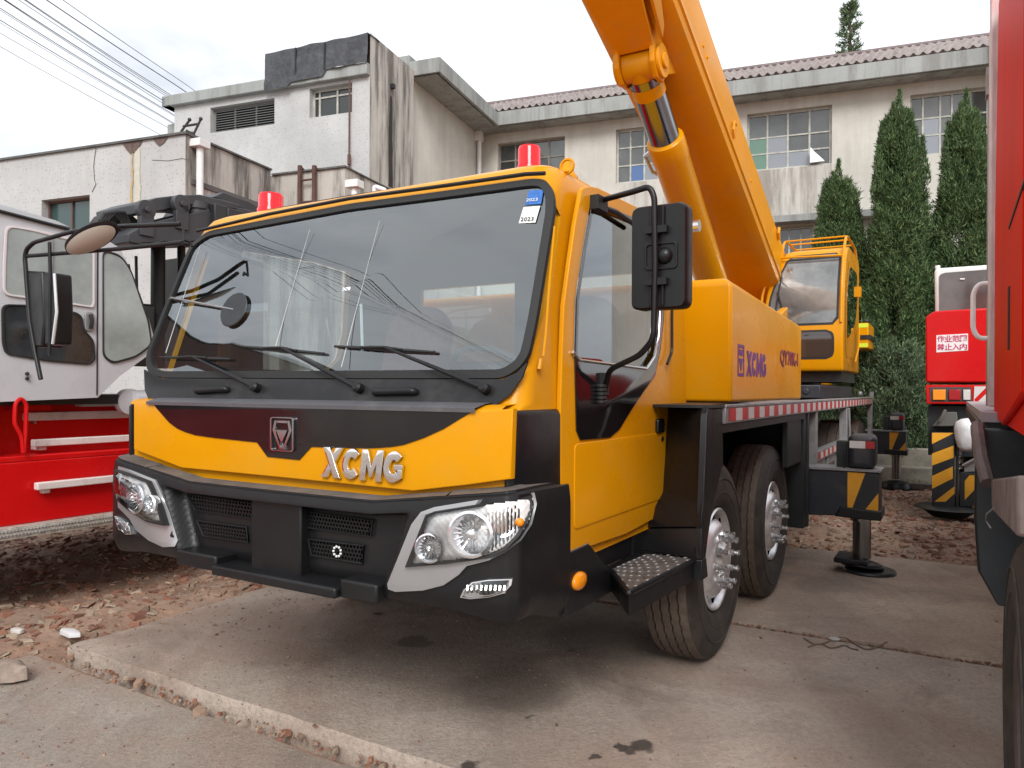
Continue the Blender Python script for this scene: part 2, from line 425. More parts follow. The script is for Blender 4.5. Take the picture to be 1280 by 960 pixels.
# emblem
def fp(x,y,off=0): return PF(x,y,2.294)
ea=PF(340,521,2.294); eb=PF(369,565,2.294); ew=(ea[1]-eb[1]); eh=ea[2]-eb[2]; ecv=(ea[1]+eb[1])/2; ecz=(ea[2]+eb[2])/2
def emb(a,b,c): return (2.2945-c,ecv-a*ew,ecz+b*eh)
m=M()
o=rnd_poly([(-.5,-.5),(.5,-.5),(.5,.5),(-.5,.5)],.1); i_=rnd_poly([(-.44,-.47),(.44,-.47),(.44,.47),(-.44,.47)],.07)
plate(m,[o,i_],emb,.012,.002)
plate(m,[[(-.32,.40),(-.22,.40),(-.30,.12),(-.06,-.38),(.06,-.38),(.30,.12),(.22,.40),(.32,.40),(.41,.12),(.10,-.44),(-.10,-.44),(-.41,.12)]],emb,.01,.002)
plate(m,[[(-.24,.12),(.24,.12),(0,-.26)]],emb,.012,.002)
plate(m,[[(-.2,.40),(.2,.40),(.22,.33),(-.22,.33)]],emb,.01,.002)
finish('emblem',m,mat('emblem_chrome',(.45,.46,.48),rough=.12,metal=1),crane)
# chrome lettering
a=PF(403,600,2.294); b=PF(513,607,2.294); c=PF(403,563,2.294)
m=M(); lw=(a[1]-b[1])*.94; lh=.125; base=1.143
letters(m,'XCMG',lambda x,y,d:(2.296-d,a[1]-.005-x,base+y+.012),lw*.97,lh,.014,shear=.12,bev=.0015)
finish('lettering',m,CHR,crane)

# --- roof fittings
m=M(); rp=[(322,272),(335,264),(440,246),(560,228),(660,212),(684,211),(690,214)]
m.tube([CR.P(x,y,u=2.80) for x,y in rp],.011,8)
for x,y in ((345,262),(470,241),(600,221),(676,211)):
    q=CR.P(x,y,u=2.80); m.tube([q,(2.84,q[1],2.46)],.008,6)
finish('roof_rail',m,BLK,crane)
for x,yb,yt,w,uu in ((661.5,210,184,25,3.02),(338.5,262,243,21,2.95)):
    q=CR.P(x,yb,u=uu); t=CR.P(x,yt,u=uu); r=(CR.P(x-w/2,yb,u=uu)[1]-CR.P(x+w/2,yb,u=uu)[1])/2
    m=M(); zb=2.47; m.lathe([(r*.95,zb-q[2]),(r*1.1,zb-q[2]+.02),(r*1.1,.0),(r,.01),(r,t[2]-q[2]-.012),(r*.9,t[2]-q[2])],q,(0,0,1),28)
    bk=finish('beacon',m,REDB,crane,smooth=50); bk['label']='red cylindrical warning beacon'
for x,y,uu in ((709,205,2.86),(310,277,2.80),(265,288,2.8)):
    q=CR.P(x,y,u=uu); m=M(); m.tube([(q[0]+.0,q[1]+.03*math.cos(k*math.pi/8),q[2]-.01+.03*math.sin(k*math.pi/8)) for k in range(17)],.007,6)
    m.cyl((q[0],q[1],2.45),(q[0],q[1],q[2]-.03),.014,n=8); finish('lifting_eye',m,YEL,crane)
m=M(); m.lathe([(.05,-.04),(.05,.0),(.034,.02),(.022,.05),(.014,.07)],(3.05,1.52,2.49),(0,0,1),14); finish('roof_vent',m,YEL,crane)

# --- door (near side), its decal, glass, seal, handle
dn=VR-.012
DO=[(724,238),(727,234.5),(735,233),(745,235),(800,262),(818,283),(826,300),(836,310),(838,430),(838,508),(834,560),(829,641),(780,667.5),(730,684.5),(699,700.5),(697.5,600),(697.5,510),(699.5,447),(702,383),(709,330),(716,281)]
def ds(x,y): p=CR.P(x,y,v=dn); return (p[0],p[2])
def dmap(a,b,c): return (a,VR-.002-c,b)
DH=[(735,256),(725,314),(716,375),(714,446),(722,455),(808,466),(821,441),(826,400),(828,302),(800,279)]
m=M(); plate(m,[[ds(*p) for p in DO],[ds(*p) for p in DH]],dmap,.022,.006)
door=finish('door',m,YEL,crane)
m=M(); # pressed crease line
plate(m,[rnd_poly([(2.79,.945),(3.90,.945),(3.92,1.30),(2.79,1.30)],.03)],lambda a,b,c:(a,VR-.0225-c,b),.006,.003)
cr=finish('lower_pressing',m,YEL,door)
ring_=[(736,252),(800,277),(828,302),(826,400),(822,436),(815,470),(803,486),(786,511),(770,537),(758,547),(721,550),(716,538),(714,447),(716,375),(725,314)]
hole=[(738,257),(728,314),(719,375),(717,444),(724,449),(807,458.5),(818,437),(823,400),(825,304),(798,282)]
m=M(); plate(m,[[ds(*p) for p in ring_],[ds(*p) for p in hole]],lambda a,b,c:(a,VR-.0245-c,b),.006,.002); finish('door_decal',m,mat('decal_black_gloss',(.010,.008,.009),rough=.10,coat=.5),door)
m=M(); m.tube([CR.P(x,y,v=VR-.032) for x,y in ((716,440),(724,450),(770,456),(808,461),(818,446),(824,420),(826,380))],.007,6); finish('window_moulding',m,CHRD,door)
m=M(); g=[CR.P(x,y,v=VR-.010) for x,y in DH]; m.poly(g); gd=finish('door_window',m,GLD,door,smooth=0)
m=M(); plate(m,[rnd_poly([(3.76,1.30),(3.86,1.30),(3.86,1.375),(3.76,1.375)],.015)],lambda a,b,c:(a,VR-.023-c,b),.02,.006); finish('handle',m,BLKG,door)
m=M(); m.cyl((3.855,VR-.02,1.265),(3.855,VR-.034,1.265),.014,n=12); finish('lock',m,BLKG,door)
m=M(); g=[(p[0],VL+.004,p[2]) for p in DWp]; m.poly(g); finish('far_door_window',m,GLD,crane,smooth=0)
m=M(); 
for a_,b_ in ((1.60,2.44),(2.54,3.38)): m.poly([(4.385,a_,1.70),(4.385,b_,1.70),(4.385,b_,2.27),(4.385,a_,2.27)])
finish('rear_window',m,glassmat('rear_glass',(.9,.92,.92),.02),crane,smooth=0)
# A-pillar details: small hinge tube and slot
m=M(); m.tube([offW(PW(x,y),.006) for x,y in ((694,284),(688,350),(683,420),(680,446))],.004,5); finish('pillar_trim',m,YEL,crane)
m=M(); m.cyl(CR.P(676,449,v=VR-.01),CR.P(674,462,v=VR-.01),.010,n=8); finish('washer_nozzle',m,YEL,crane)
# small black grab rail behind the door
m=M(); m.tube(smooth_path([(p[0],1.33,p[2]) for p in [CR.P(x,y,v=1.33) for x,y in ((840,385),(840,440),(834,455))]],.03),.008,8); finish('grab_rail',m,BLK,crane)

# --- wipers, grab handles
def onW(x,y,o): return PW(x,y,o)
def wiper(piv,elb,b0,b1,nm):
    m=M(); P0=offW(PW(*piv),.035); P1=offW(PW(*elb),.045)
    mid=tuple(Vector(P0).lerp(Vector(P1),.45)); mid=offW(mid,.012)
    m.tube([P0,mid,P1],[.013,.009,.006],8); m.lathe([(.022,-.03),(.022,.012),(.012,.022)],P0,nW,14)
    o=finish('wiper_arm',m,BLK,crane)
    m=M(); B0=offW(PW(*b0),.03); B1=offW(PW(*b1),.03)
    m.tube([B0,tuple(Vector(B0).lerp(Vector(B1),.5)),B1],[.006,.011,.006],6)
    B0=offW(PW(*b0),.04); B1=offW(PW(*b1),.04); m.tube([tuple(Vector(B0).lerp(Vector(B1),.3)),P1,tuple(Vector(B0).lerp(Vector(B1),.7))],.006,6)
    finish('wiper_blade',m,RUB,o)
wiper((326,487),(249,449.5),(206,449),(294,451.5),1)
wiper((454,488),(360,438.5),(309,436),(411,445),2)
wiper((611,489),(488,438.5),(424,436),(549,443.5),3)
for xa,xb,ya,yb in ((251,289,491,489),(473,523,493,492)):
    m=M(); a_=PW(xa,ya); b_=PW(xb,yb); m.tube(smooth_path([offW(a_,.0),offW(a_,.035),offW(b_,.035),offW(b_,.0)],.03),.014,10); finish('grab_handle',m,BLK,crane)
# stickers and pale streaks on the screen
m=M(); m.poly([offW(PW(x,y),.012) for x,y in ((663,240),(681,239),(678,257),(658,258))]); st=finish('sticker',m,BLUS,crane,smooth=0)
m=M(); m.poly([offW(PW(x,y),.012) for x,y in ((656,261),(677,259),(671,280),(650,281))]); st=finish('sticker',m,WSTK,crane,smooth=0)
m=M()
s0=Vector(PW(661,276)); ex=(Vector(PW(671,275))-Vector(PW(651,276))); ey=nW.cross(Vector((0,1,0))).normalized()
put_text(m,'2023',.1,lambda x,y,d: tuple(Vector(offW(PW(667,252),.0145+d*.2))+ex*x/1.0*.8+Vector((0.328,0,1)).normalized()*(y*.014)),box=(.9,1)); finish('sticker_print',m,WSTK,st,smooth=0); m=M()
put_text(m,'2023',.1,lambda x,y,d: tuple(Vector(offW(tuple(s0),.0145+d*.2))+ex*x/1.0*.9+Vector((0.328,0,1)).normalized()*(y*.018)),box=(.9,1)); finish('sticker_print',m,INK,st,smooth=0)
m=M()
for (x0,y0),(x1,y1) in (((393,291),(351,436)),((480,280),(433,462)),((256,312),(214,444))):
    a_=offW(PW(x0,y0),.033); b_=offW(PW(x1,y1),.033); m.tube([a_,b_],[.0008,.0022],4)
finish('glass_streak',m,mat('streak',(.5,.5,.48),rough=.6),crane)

# --- inside of the cab
def seat(v,matt):
    m=M(); m.loft([ [(3.25,v-.25,1.28),(3.78,v-.25,1.25),(3.78,v+.25,1.25),(3.25,v+.25,1.28)],[(3.25,v-.25,1.42),(3.78,v-.25,1.38),(3.78,v+.25,1.38),(3.25,v+.25,1.42)]])
    s=finish('seat_base',m,matt,crane,bevel=.04,seg=3)
    m=M(); P=rnd_poly([(v-.25,1.35),(v+.25,1.35),(v+.23,1.95),(v+.12,2.06),(v-.12,2.06),(v-.23,1.95)],.06)
    m.loft([[(3.74+(z-1.35)*.18,y,z) for y,z in P],[(3.88+(z-1.35)*.18,y,z) for y,z in P]]); finish('seat_back',m,matt,s,bevel=.03,seg=3)
seat(1.85,SEAT); seat(3.02,SEAT)
m=M(); m.loft([[(2.56,VR+.1,1.46),(2.60,VL-.1,1.46),(3.0,VL-.1,1.42),(3.0,VR+.1,1.42)],[(2.62,VR+.1,1.56),(2.62,VL-.1,1.56),(2.9,VL-.1,1.60),(2.9,VR+.1,1.60)]]); m.box((2.9,1.4,.9),(3.05,VL-.08,1.5)); dsh=finish('dashboard',m,INT,crane,bevel=.03)
m=M(); c0=Vector((3.12,1.95,1.60)); ax=Vector((.55,0,.8)).normalized(); a1=Vector((0,1,0)); a2=ax.cross(a1)
m.tube([tuple(c0+a1*.21*math.cos(k*math.pi/16)+a2*.21*math.sin(k*math.pi/16)) for k in range(33)],.016,8)
m.tube([tuple(c0-a1*.21),tuple(c0+a1*.21)],.014,8); m.tube([tuple(c0),tuple(c0-ax*.3)],.03,8); m.sphere(tuple(c0),.05,6); finish('steering_wheel',m,INTD,crane)
m=M(); m.box((2.5,VR+.05,.84),(4.35,VL-.05,.9)); finish('cab_floor',m,INTD,crane)
# added dark disc on a stalk, imitating the kerb mirror's reflection in the screen
q=offW(PW(300,391),.040); m=M(); m.lathe([(.088,-.004),(.092,0),(.088,.004)],q,nW,32); im=finish('reflection_disc',m,mat('reflection_dark',(.02,.022,.025),rough=.5,var=.3,vs=20),crane)
m=M(); b0=offW(PW(222,376),.04); b1=offW(PW(212,374),.0); m.tube([q,b0,b1],.006,6); finish('reflection_stalk',m,STEEL,im)
# pale vertical strip trims hanging behind the screen
m=M(); m.tube([offW(PW(392,343),-.35),offW(PW(392,405),-.35)],.008,6); finish('strap',m,WSTK,crane)

# ---------------------------------------------------------------- bumper
BZ0=.60
def bplan(t):
    """t 0..1 from the near rear corner round the front to the far rear corner -> (u,v,nu,nv)"""
    pts=[(2.735,1.350),(2.62,1.343),(2.50,1.333),(2.41,1.325),(2.345,1.320),(2.295,1.328),(2.262,1.355),(2.245,1.41),(2.238,1.52),(2.232,1.72),(2.226,1.90),(2.218,1.97),(2.214,2.2),(2.212,2.5)]
    full=pts+[(u,5.0-v+(.045 if v<1.6 else 0)) for u,v in pts[::-1][1:]]
    return full
BP=bplan(0)
# arc-length resample
seg=[0]
for a_,b_ in zip(BP,BP[1:]): seg.append(seg[-1]+math.dist(a_,b_))
TOT=seg[-1]
def bat(s):
    s=max(0,min(TOT,s))
    for i in range(len(BP)-1):
        if s<=seg[i+1] or i==len(BP)-2:
            k=(s-seg[i])/(seg[i+1]-seg[i]); u=BP[i][0]*(1-k)+BP[i+1][0]*k; v=BP[i][1]*(1-k)+BP[i+1][1]*k
            return u,v
def sm(x,a,b):
    t=max(0,min(1,(x-a)/(b-a))); return t*t*(3-2*t)
def btop(v,u):
    d=abs(v-CV); zt=1.090+ .075*max(0,(d-.56))/.60 + .0*d
    return zt - .006*sm(u,2.35,2.7)
def bbot(v,u):
    d=abs(v-CV); return .715-.02*sm(d,.9,1.15)-.085*sm(u,2.36,2.73)
NS,NTt=300,60
m=M(); rows=[]
for i in range(NS+1):
    s=TOT*i/NS; u,v=bat(s); u2,v2=bat(s+.01); u1,v1=bat(s-.01)
    t_=Vector((u2-u1,v2-v1)).normalized(); nn=Vector((-t_.y,t_.x))   # outward
    if nn.x>0 and abs(v-CV)<1: nn=-nn
    if v<1.6 and nn.y>0 and abs(nn.y)>abs(nn.x): nn=-nn
    if v>3.4 and nn.y<0 and abs(nn.y)>abs(nn.x): nn=-nn
    if nn.x>0: nn=Vector((-abs(nn.x),nn.y))
    zt=btop(v,u); zb=bbot(v,u); row=[]
    d=abs(v-CV)
    for j in range(NTt+1):
        t=j/NTt; z=zt+(zb-zt)*t
        off=.012*math.sin(min(1,t*5)*math.pi/2)              # lip at the top
        off-= .03*max(0,(t-.80)/.20)**2                        # tuck under
        # recessed middle
        zed=.62+.17*(z-.70)/.4                                # slanted edge of the recess
        if d<1.0:
            edge=.56+ .16*(z-.68)/.4
            r=sm(edge+.035-d,0,.05)*sm(t,.13,.19)
            off-= .085*r
        if t<.03: off-=.012
        row.append((u+nn.x*off,v+nn.y*off,z))
    rows.append(row)
ids=[[m.v(p) for p in r] for r in rows]
for a_,b_ in zip(ids,ids[1:]):
    for j in range(NTt): m.f((a_[j],b_[j],b_[j+1],a_[j+1]))
# top ledge running in to the panel
led=[]
for r in rows:
    p=r[0]; q=(max(p[0]+.06,2.30) if abs(p[1]-CV)<1.0 else p[0]+.03, p[1]+(.03 if p[1]<1.5 else -.03 if p[1]>3.5 else 0), p[2]+.02)
    led.append(m.v(q))
bmp=finish('bumper',m,BLK,crane,smooth=45)
BV=[Vector(p) for p in m.V]; BT=BVHTree.FromPolygons(BV,[f for f in m.F])
m=M(); A=[r[0] for r in rows]
L1=[(p[0]-.004,p[1],p[2]+.001) for p in A]
L2=[(p[0]+.07 if abs(p[1]-CV)<1.1 else max(p[0]+.02,2.335),p[1]+(.03 if p[1]<1.6 else -.03 if p[1]>3.4 else 0),p[2]+.010) for p in A]
m.loft([L1,L2],cap=False,closed=False); finish('bumper_ledge',m,LEDG,bmp,smooth=50)
def HB(x,y,off=.0):
    o=Vector((0,0,CAMH)); d=wray(x,y)
    r=BT.ray_cast(o,d); k=0
    while r[0] is None and k<40:
        k+=1; d=wray(x+(440-x)*k*.006,y+(640-y)*k*.004); r=BT.ray_cast(o,d)
    p,n=r[0],r[1]
    if n.dot(d)>0: n=-n
    p=p+n*off
    return p,n
def patch(m,px,off,th=.004,inner=None):
    """plate that follows the bumper, outline given on the surface"""
    P=[HB(x,y,0) for x,y in px]; N_=sum((n for p,n in P),Vector()).normalized()
    top=[p+N_*(off+th) for p,n in P]; bot=[p+N_*(off-.03) for p,n in P]
    return P,N_,top,bot
# ---- headlights
def headlight(outline, silver, bowls, amber, mirror):
    P=[HB(x,y)[0] for x,y in outline]; c=sum(P,Vector())/len(P)
    n_=sum((HB(x,y)[1] for x,y in outline),Vector()).normalized()
    # silver surround
    S=[HB(x,y)[0] for x,y in silver]
    m=M(None); cs=sum(S,Vector())/len(S)
    grid=[[q+HB(x,y)[1]*(-.01) for q,(x,y) in zip(S,silver)],[q+HB(x,y)[1]*.010 for q,(x,y) in zip(S,silver)],[cs.lerp(q,.9)+HB(x,y)[1]*.015 for q,(x,y) in zip(S,silver)]]
    V0=[[m.v(p) for p in L] for L in grid]; k=len(S)
    for a_,b_ in zip(V0,V0[1:]):
        for i in range(k): m.f((a_[i],a_[(i+1)%k],b_[(i+1)%k],b_[i]))
    # fill with triangles through the polygon tessellator
    from mathutils.geometry import tessellate_polygon
    for t in tessellate_polygon([grid[-1]]): m.f([V0[-1][i] for i in t])
    sv=finish('headlight_surround',m,SILV,bmp,smooth=50)
    # housing (chrome bowl sheet), black rim, lens
    def scaled(k,off): return [c.lerp(q,k)+n_*off for q in P]
    m=M(None); m.fr=None
    def lp(L): return [m.v(p) for p in L]
    a_=lp(scaled(1.05,.0));b_=lp(scaled(1.035,.034));c_=lp(scaled(.945,.036));d_=lp(scaled(.94,.012))
    for X,Y in ((a_,b_),(b_,c_),(c_,d_)):
        for i in range(len(P)): m.f((X[i],X[(i+1)%len(P)],Y[(i+1)%len(P)],Y[i]))
    hl=finish('headlight_unit',m,RUB,bmp,smooth=50)
    m=M(None)
    def inside(x,y,pg):
        c2=False
        for (xa,ya),(xb,yb) in zip(pg,pg[1:]+pg[:1]):
            if (ya>y)!=(yb>y) and x<(xb-xa)*(y-ya)/(yb-ya)+xa: c2=not c2
        return c2
    xs_=[p[0] for p in outline]; ys_=[p[1] for p in outline]; st=2.0; gv={}; ocx=sum(xs_)/len(xs_); ocy=sum(ys_)/len(ys_); shr=[(ocx+(x-ocx)*.985,ocy+(y-ocy)*.97) for x,y in outline]
    def gpt(i,j):
        if (i,j) not in gv:
            p,nn=HB(min(xs_)+i*st,min(ys_)+j*st); gv[(i,j)]=m.v(p+nn*(.016+.003*math.sin(i*1.7)*math.sin(j*1.3)))
        return gv[(i,j)]
    for i in range(int((max(xs_)-min(xs_))/st)+1):
        for j in range(int((max(ys_)-min(ys_))/st)+1):
            if all(inside(min(xs_)+(i+a)*st,min(ys_)+(j+b)*st,shr) for a in (0,1) for b in (0,1)):
                m.f((gpt(i,j),gpt(i+1,j),gpt(i+1,j+1),gpt(i,j+1)))
    finish('reflector_tray',m,TRAY,hl,smooth=30)
    for (x,y,rx) in bowls:
        o=wray(x,y); pc=HB(x,y)[0]; dist=(pc-Vector((0,0,CAMH))).length; r=rx/FPX*dist*1.0
        ax=(n_*.8+Vector(CR.w(-1,0,0))*.4).normalized()
        m=M(None); pc=pc+n_*.018
        m.lathe([(r,0),(r*1.06,.028),(r*.94,.034),(r*.86,.022),(r*.70,.006),(r*.3,-.01),(.001,-.012)],pc,ax,36)
        b=finish('reflector_bowl',m,BOWL,hl,smooth=30)
        m=M(None); m.lathe([(r*.26,-.01),(r*.28,.012),(r*.2,.024),(.001,.03)],pc,ax,20); finish('bulb_cap',m,CHRD,hl)
        m=M(None)
        for k in range(18):   # faceted ribs of the bowl
            an=k*math.pi/9; A1=ax.cross(Vector((0,0,1))).normalized(); A2=ax.cross(A1)
            e=A1*math.cos(an)+A2*math.sin(an); m.tube([pc+e*r*.32-ax*.004,pc+e*r*.82+ax*.018],.004,4)
        finish('bowl_ribs',m,BOWL,hl)
    for (x,y,rx) in amber:
        pc=HB(x,y)[0]+n_*.02; m=M(None); m.sphere(tuple(pc),rx/FPX*3,8); finish('amber_bulb',m,AMB,hl)
    m=M(None)
    A0,B0=(HB(*mirror[0])[0],HB(*mirror[1])[0])
    for k in range(9):
        t=k/8; xa=mirror[0][0]+(mirror[1][0]-mirror[0][0])*t; ya=mirror[0][1]+(mirror[1][1]-mirror[0][1])*t
        yb=mirror[2][0]+(mirror[2][1]-mirror[2][0])*t
        p=HB(xa,ya)[0]+n_*.012; q=HB(xa,yb)[0]+n_*.012
        m.tube([p,p.lerp(q,.5)+n_*.008,q],.006,5)
    finish('reflector_flutes',m,CHR,hl)
    m=M(None)
    L=[lp2 for lp2 in (scaled(.975,.034),scaled(.8,.052),scaled(.5,.062),scaled(.05,.065))]
    I=[[m.v(p) for p in q] for q in L]
    for X,Y in zip(I,I[1:]):
        for i in range(len(P)): m.f((X[i],X[(i+1)%len(P)],Y[(i+1)%len(P)],Y[i]))
    m.f(I[-1]); finish('headlight_lens',m,GLO,hl,smooth=70)
headlight([(511,706),(522,678),(535,645),(545,640),(600,631),(662,621),(664,632),(658,650),(648,668),(632,684),(610,695),(560,702)],
          [(486,729),(500,695),(516,655),(528,640),(545,634),(600,625),(665,616),(668,630),(662,655),(650,675),(632,690),(612,700),(585,707),(575,718),(556,731),(530,737),(496,738),(487,735)],
          [(591,666,27),(540,683,17)],[(650,652,5)],((612,640),(648,630),(690,668)))
headlight([(152,588),(165,592),(192,602),(197,612),(205,630),(211,655),(190,650),(168,636),(154,624),(150,605)],
          [(150,583),(166,588),(196,600),(203,614),(212,640),(222,676),(220,683),(206,683),(188,675),(172,662),(164,648),(150,634),(148,610)],
          [(180,622,16),(198,630,11)],[],((156,596),(168,602),(618,630)))
# fog lights
for ol in ([(578,745),(582,736),(592,727),(612,724),(640,723),(639,730),(630,740),(612,745),(590,747)],[(147,645),(155,648),(165,658),(167,667),(160,667),(149,658)]):
    P=[HB(x,y)[0] for x,y in ol]; n_=sum((HB(x,y)[1] for x,y in ol),Vector()).normalized(); c=sum(P,Vector())/len(P)
    m=M(None); I=[[m.v(c.lerp(p,k)+n_*o) for p in P] for k,o in ((1.06,.0),(1.05,.014),(.95,.016),(.92,.006))]
    for X,Y in zip(I,I[1:]):
        for i in range(len(P)): m.f((X[i],X[(i+1)%len(P)],Y[(i+1)%len(P)],Y[i]))
    m.f(I[-1]); fg=finish('fog_light',m,CHRD,bmp)
    m=M(None)
    xs=[p[0] for p in ol]; x0,x1=min(xs)+4,max(xs)-4; nr=9 if x1-x0>30 else 3
    for k in range(nr):
        x=x0+(x1-x0)*k/(nr-1); y=sum(p[1] for p in ol)/len(ol); p=HB(x,y-5)[0].lerp(c,.15)+n_*.010; q=HB(x,y+5)[0].lerp(c,.15)+n_*.010
        m.tube([p,p.lerp(q,.5)+n_*.008,q],.006,5)
    finish('fog_flutes',m,CHRD,fg)
    m=M(None); I=[[m.v(c.lerp(p,k)+n_*o) for p in P] for k,o in ((.96,.016),(.5,.026))]
    for X,Y in zip(I,I[1:]):
        for i in range(len(P)): m.f((X[i],X[(i+1)%len(P)],Y[(i+1)%len(P)],Y[i]))
    m.f(I[-1]); finish('fog_lens',m,GLO,fg)
# ---- grilles: plates with real hexagonal openings over a dark box
def grille(px,rows_=4):
    P=[HB(x,y,0)[0] for x,y in px]; n_=-CR.w(1,0,0).normalized() if False else Vector(CR.w(-1,0,0)).normalized()
    P=[p+n_*.006 for p in P]
    tl,tr,br,bl=P; m=M(None); wid=((tr-tl).length+(br-bl).length)/2; hgt=((tl-bl).length+(tr-br).length)/2
    ncol=int(rows_*wid/hgt*1.0/1.0*.98)
    def B(a,b): return (tl.lerp(tr,a)).lerp(bl.lerp(br,a),b)
    px_=1/ncol; py_=1/rows_
    for r in range(rows_):
        for c in range(ncol):
            cx=(c+.5+(.5 if r%2 else 0))*px_; cy=(r+.5)*py_
            if cx+px_*.5>1.0: continue
            o=[];i2=[];bk=[]
            for k in range(6):
                a=R(30+60*k); ox=cx+px_*.577*math.cos(a)*1.0; oy=cy+py_*.667*math.sin(a)*1.0
                ix=cx+px_*.40*math.cos(a); iy=cy+py_*.44*math.sin(a)
                o.append(B(ox,oy)); i2.append(B(ix,iy)); bk.append(B(ix,iy)-n_*.014)
            O=[m.v(p+n_*.004) for p in o]; I=[m.v(p+n_*.004) for p in i2]; K=[m.v(p) for p in bk]
            for k in range(6):
                j=(k+1)%6; m.f((O[k],O[j],I[j],I[k])); m.f((I[k],I[j],K[j],K[k]))
    g=finish('grille_mesh',m,BLK,bmp,smooth=0)
    m=M(None); q=[tl,tr,br,bl]; c=(tl+tr+br+bl)/4; m.f([m.v(c.lerp(p,1.02)-n_*.004) for p in q]); finish('grille_void',m,HOLE,g,smooth=0)
    m=M(None); fr=[c.lerp(p,1.04)+n_*.006 for p in q]; m.tube([*fr,fr[0]],.0045,6); finish('grille_rim',m,BLK,g)
grille([(238,618),(320,629),(322,648),(248,637)]); grille([(250,651),(309,659),(312,677),(258,669)])
grille([(365,636),(466,650),(464,669),(368,656)]); grille([(389,674),(456,682),(454,703),(393,693)])
# middle block and lower lip with its steps
m=M(); ub=2.262
def q(x,y,u): return CR.P(x,y,u=u)
a_=q(322,612,2.27); b_=q(384,619,2.27)
m.loft([[(2.235,a_[1],a_[2]-.02),(2.235,b_[1],b_[2]-.02),(2.35,b_[1],b_[2]-.02),(2.35,a_[1],a_[2]-.02)][::-1],[(2.235,a_[1],.72),(2.235,b_[1],.72),(2.35,b_[1],.72),(2.35,a_[1],.72)][::-1]])
finish('centre_block',m,BLK,bmp,bevel=.008)
m=M()
lip=[(3.10,2.90,.745),(2.90,2.82,.735),(2.82,2.02,.712),(2.02,1.92,.735),(1.95,1.87,.735)]
def lipb(v0,v1,z,u0,zb=.655): m.box((u0,v1,zb),(2.36,v0,z))
lipb(3.10,2.82,.775,2.19,.705); lipb(2.82,2.08,.742,2.165,.698); lipb(2.08,1.89,.775,2.19,.700)
finish('bumper_lip',m,BLK,bmp,bevel=.010)
# small round shiny sticker badge on the lower grille
m=M(None)
pc,n_=HB(427,688); A1=n_.cross(Vector((0,0,1))).normalized(); A2=A1.cross(n_)
for k in range(9):
    a=k*2*math.pi/9; e=(A1*math.cos(a)+A2*math.sin(a))*.020; p=pc+e+n_*.026
    m.sphere(tuple(p),.0055,4)
finish('lamp_badge',m,WHT,bmp)
